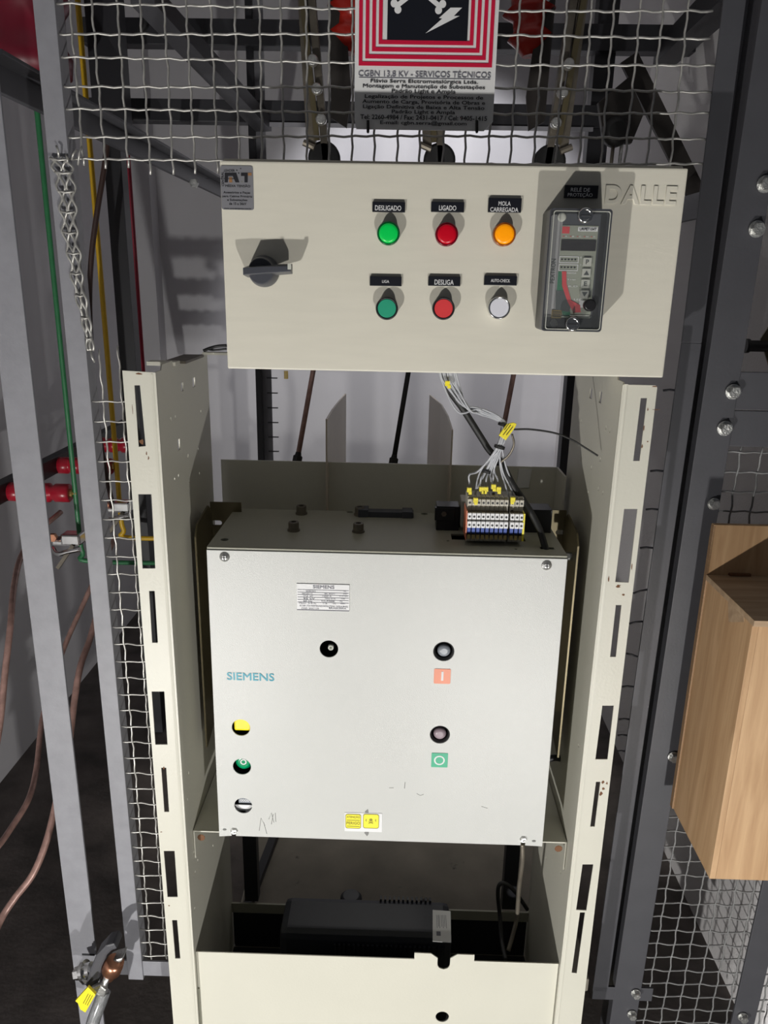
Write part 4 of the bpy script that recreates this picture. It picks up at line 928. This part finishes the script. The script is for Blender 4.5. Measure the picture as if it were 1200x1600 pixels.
pole(180, 1.9, 'disconnector pole mostly behind the danger sign, only its pulley end below it', False)
pole(366, 1.9, 'tarnished disconnector blade assembly with red insulator right of the danger sign')
tag(MB().lathe((-.6, 1.9, 1.80), (1, 0, 0), [(0, .006), (1.2, .006)], 10).build('pulley_shaft', 'arm', smooth=True), 'thin horizontal steel shaft carrying the three disconnector pulleys', 'shaft') if False else None
# operating rods / bracket right of the third pole
t = thing('operating_bracket', at(960, 205, 1.85), 'dark bearing bracket with two rods at the right, above the control box', 'bracket')
c = at(968, 200, 1.85)
MB().prism([(c.x-.05, c.z+.05), (c.x+.01, c.z+.10), (c.x+.05, c.z+.03), (c.x+.03, c.z-.03), (c.x-.03, c.z-.03)], 1.85, 1.87).build('bearing_plate', 'darkarm', t, bevel=.002)
MB().lathe((c.x-.01, 1.85, c.z-.01), FR, [(0, .03), (.02, .03), (.03, .018)], 18).build('bearing', 'rubber', t, smooth=True)
for dx in (0, .018): MB().tube([(c.x-.012+dx, 1.84, c.z-.01), (c.x-.014+dx, 1.84, c.z-.13)], .004, 8).build('rod', 'zinc' if dx else 'arm', t, smooth=True)
# cable termination in the upper left
c = at(50, 125, 1.9); tag(MB().lathe((c.x, 1.9, c.z), (.05, 0, 1), [(0, .06), (.01, .085), (.05, .088), (.07, .075), (.13, .075), (.15, .088), (.19, .088), (.21, .075), (.6, .075)], 32).build('cable_termination', 'deepred', smooth=True), 'big dark red cable termination at the upper left corner, behind the green bar', 'insulator')
tag(MB().box(-.78, -.70, 2.1, 2.16, 1.83, 2.6).build('black_duct', 'black', bevel=.004), 'upright black duct behind the upper left part of the mesh', 'duct')
tag(MB().tube(smoothpath([(-.66, 1.8, 2.10), (-.60, 1.8, 2.13), (-.545, 1.8, 2.10), (-.535, 1.8, 2.02), (-.56, 1.8, 1.98)]), .008, 8).build('black_jumper', 'rubber', smooth=True), 'short curved black jumper cable behind the upper left mesh', 'cable')
# neighbouring cell contactor seen at the right edge
c = at(1192, 541, 1.35); t = thing('terminal_stud', c, 'black cylindrical stud with a brass flag at the right edge, above the dark rails', 'terminal')
MB().lathe(c+Vector((-.03, 0, 0)), (1, 0, 0), [(0, .012), (.006, .012), (.006, .0095), (.08, .0095)], 16).build('barrel', 'rubber', t, smooth=True)
MB().prism([(c.x-.005, c.z+.012), (c.x+.02, c.z+.06), (c.x+.04, c.z+.02), (c.x+.02, c.z-.04)], 1.352, 1.356).build('flag', 'passiv', t)

# ================= bolted clamp at left post foot =================
YQ = 1.13
ec = thing('earthing_clamp', at(165, 1520, YQ), 'large grey earthing clamp bolted to the foot of the wide left post', 'clamp')
def qp(pts, Y): return [(at(x, y, Y).x, at(x, y, Y).z) for x, y in pts]
MB().prism(qp([(138, 1530), (145, 1505), (155, 1482), (170, 1466), (183, 1463), (188, 1472), (180, 1474), (172, 1482), (164, 1500), (160, 1520), (152, 1538)], YQ), YQ-.016, YQ+.016).build('upper_jaw', 'dark', ec, bevel=.004)
MB().prism(qp([(168, 1512), (172, 1496), (182, 1492), (190, 1490), (196, 1487), (194, 1494), (187, 1500), (183, 1520), (172, 1530)], YQ), YQ-.012, YQ+.014).build('lower_jaw', 'zinc', ec, bevel=.003)
a = at(121, 1521, YQ+.02); b = at(146, 1515, YQ+.02)
mb = MB(); mb.lathe(a, b-a, [(-.004, .012), (.006, .013)], 6); mb.lathe(a, b-a, [(.006, .010), (.010, .0175), (.013, .0175), (.014, .021), (.019, .021), (.020, .015), (.03, .015)], 26); mb.build('clamp_bolt', 'chrome', ec)
MB().lathe(at(178, 1507, YQ-.01), (at(168, 1530, YQ-.01)-at(178, 1507, YQ-.01)), [(-.01, .016), (.0, .018), (.016, .018), (.02, .013), (.034, .011)], 20).build('copper_lug', 'coppers', ec, smooth=True)
MB().tube([at(168, 1525, YQ-.02), at(160, 1548, YQ-.02)], .006, 10).build('lug_stem', 'zinc', ec, smooth=True)
MB().prism(qp([(143, 1540), (160, 1532), (169, 1540), (166, 1552), (154, 1548), (146, 1552)], YQ-.02), YQ-.03, YQ-.018).build('retaining_ring', 'zinc', ec, bevel=.003)
cbz = thing('grounding_cable', at(150, 1580, 1.10), 'clear sheathed braided grounding cable under the large clamp at the left post', 'cable')
MB().tube(wp([(163, 1548, 1.12), (156, 1568, 1.11), (147, 1592, 1.10), (138, 1625, 1.09)]), .0125, 14).build('clear_sheath', 'clear', cbz, smooth=True)
MB().tube(wp([(163, 1546, 1.12), (156, 1568, 1.11), (147, 1592, 1.10), (138, 1625, 1.09)]), .0085, 12).build('braid', 'zinc', cbz, smooth=True)
tgp = MB().prism(qp([(118, 1563), (138, 1541), (150, 1553), (134, 1581), (126, 1576), (122, 1566)], 1.085), 1.083, 1.089).build('marker_tag', 'tag', cbz, bevel=.001, label='yellow plastic marker tag')
a_ = at(131, 1567, 1.0825); 
for i in range(3): MB().tube([at(130+i*3.2, 1568+i*1.4, 1.0825), at(138+i*3.2, 1553+i*1.4, 1.0825)], .0005, 4).build('print', 'passiv', tgp)
for y_ in (1492, 1538): 
    a, b = at(128, y_, YF-.004), at(147, y_-2, YF-.004); MB().box(a.x, b.x, YF-.0035, YF-.002, a.z-.002, a.z+.002).build('slot', 'ink', lp)
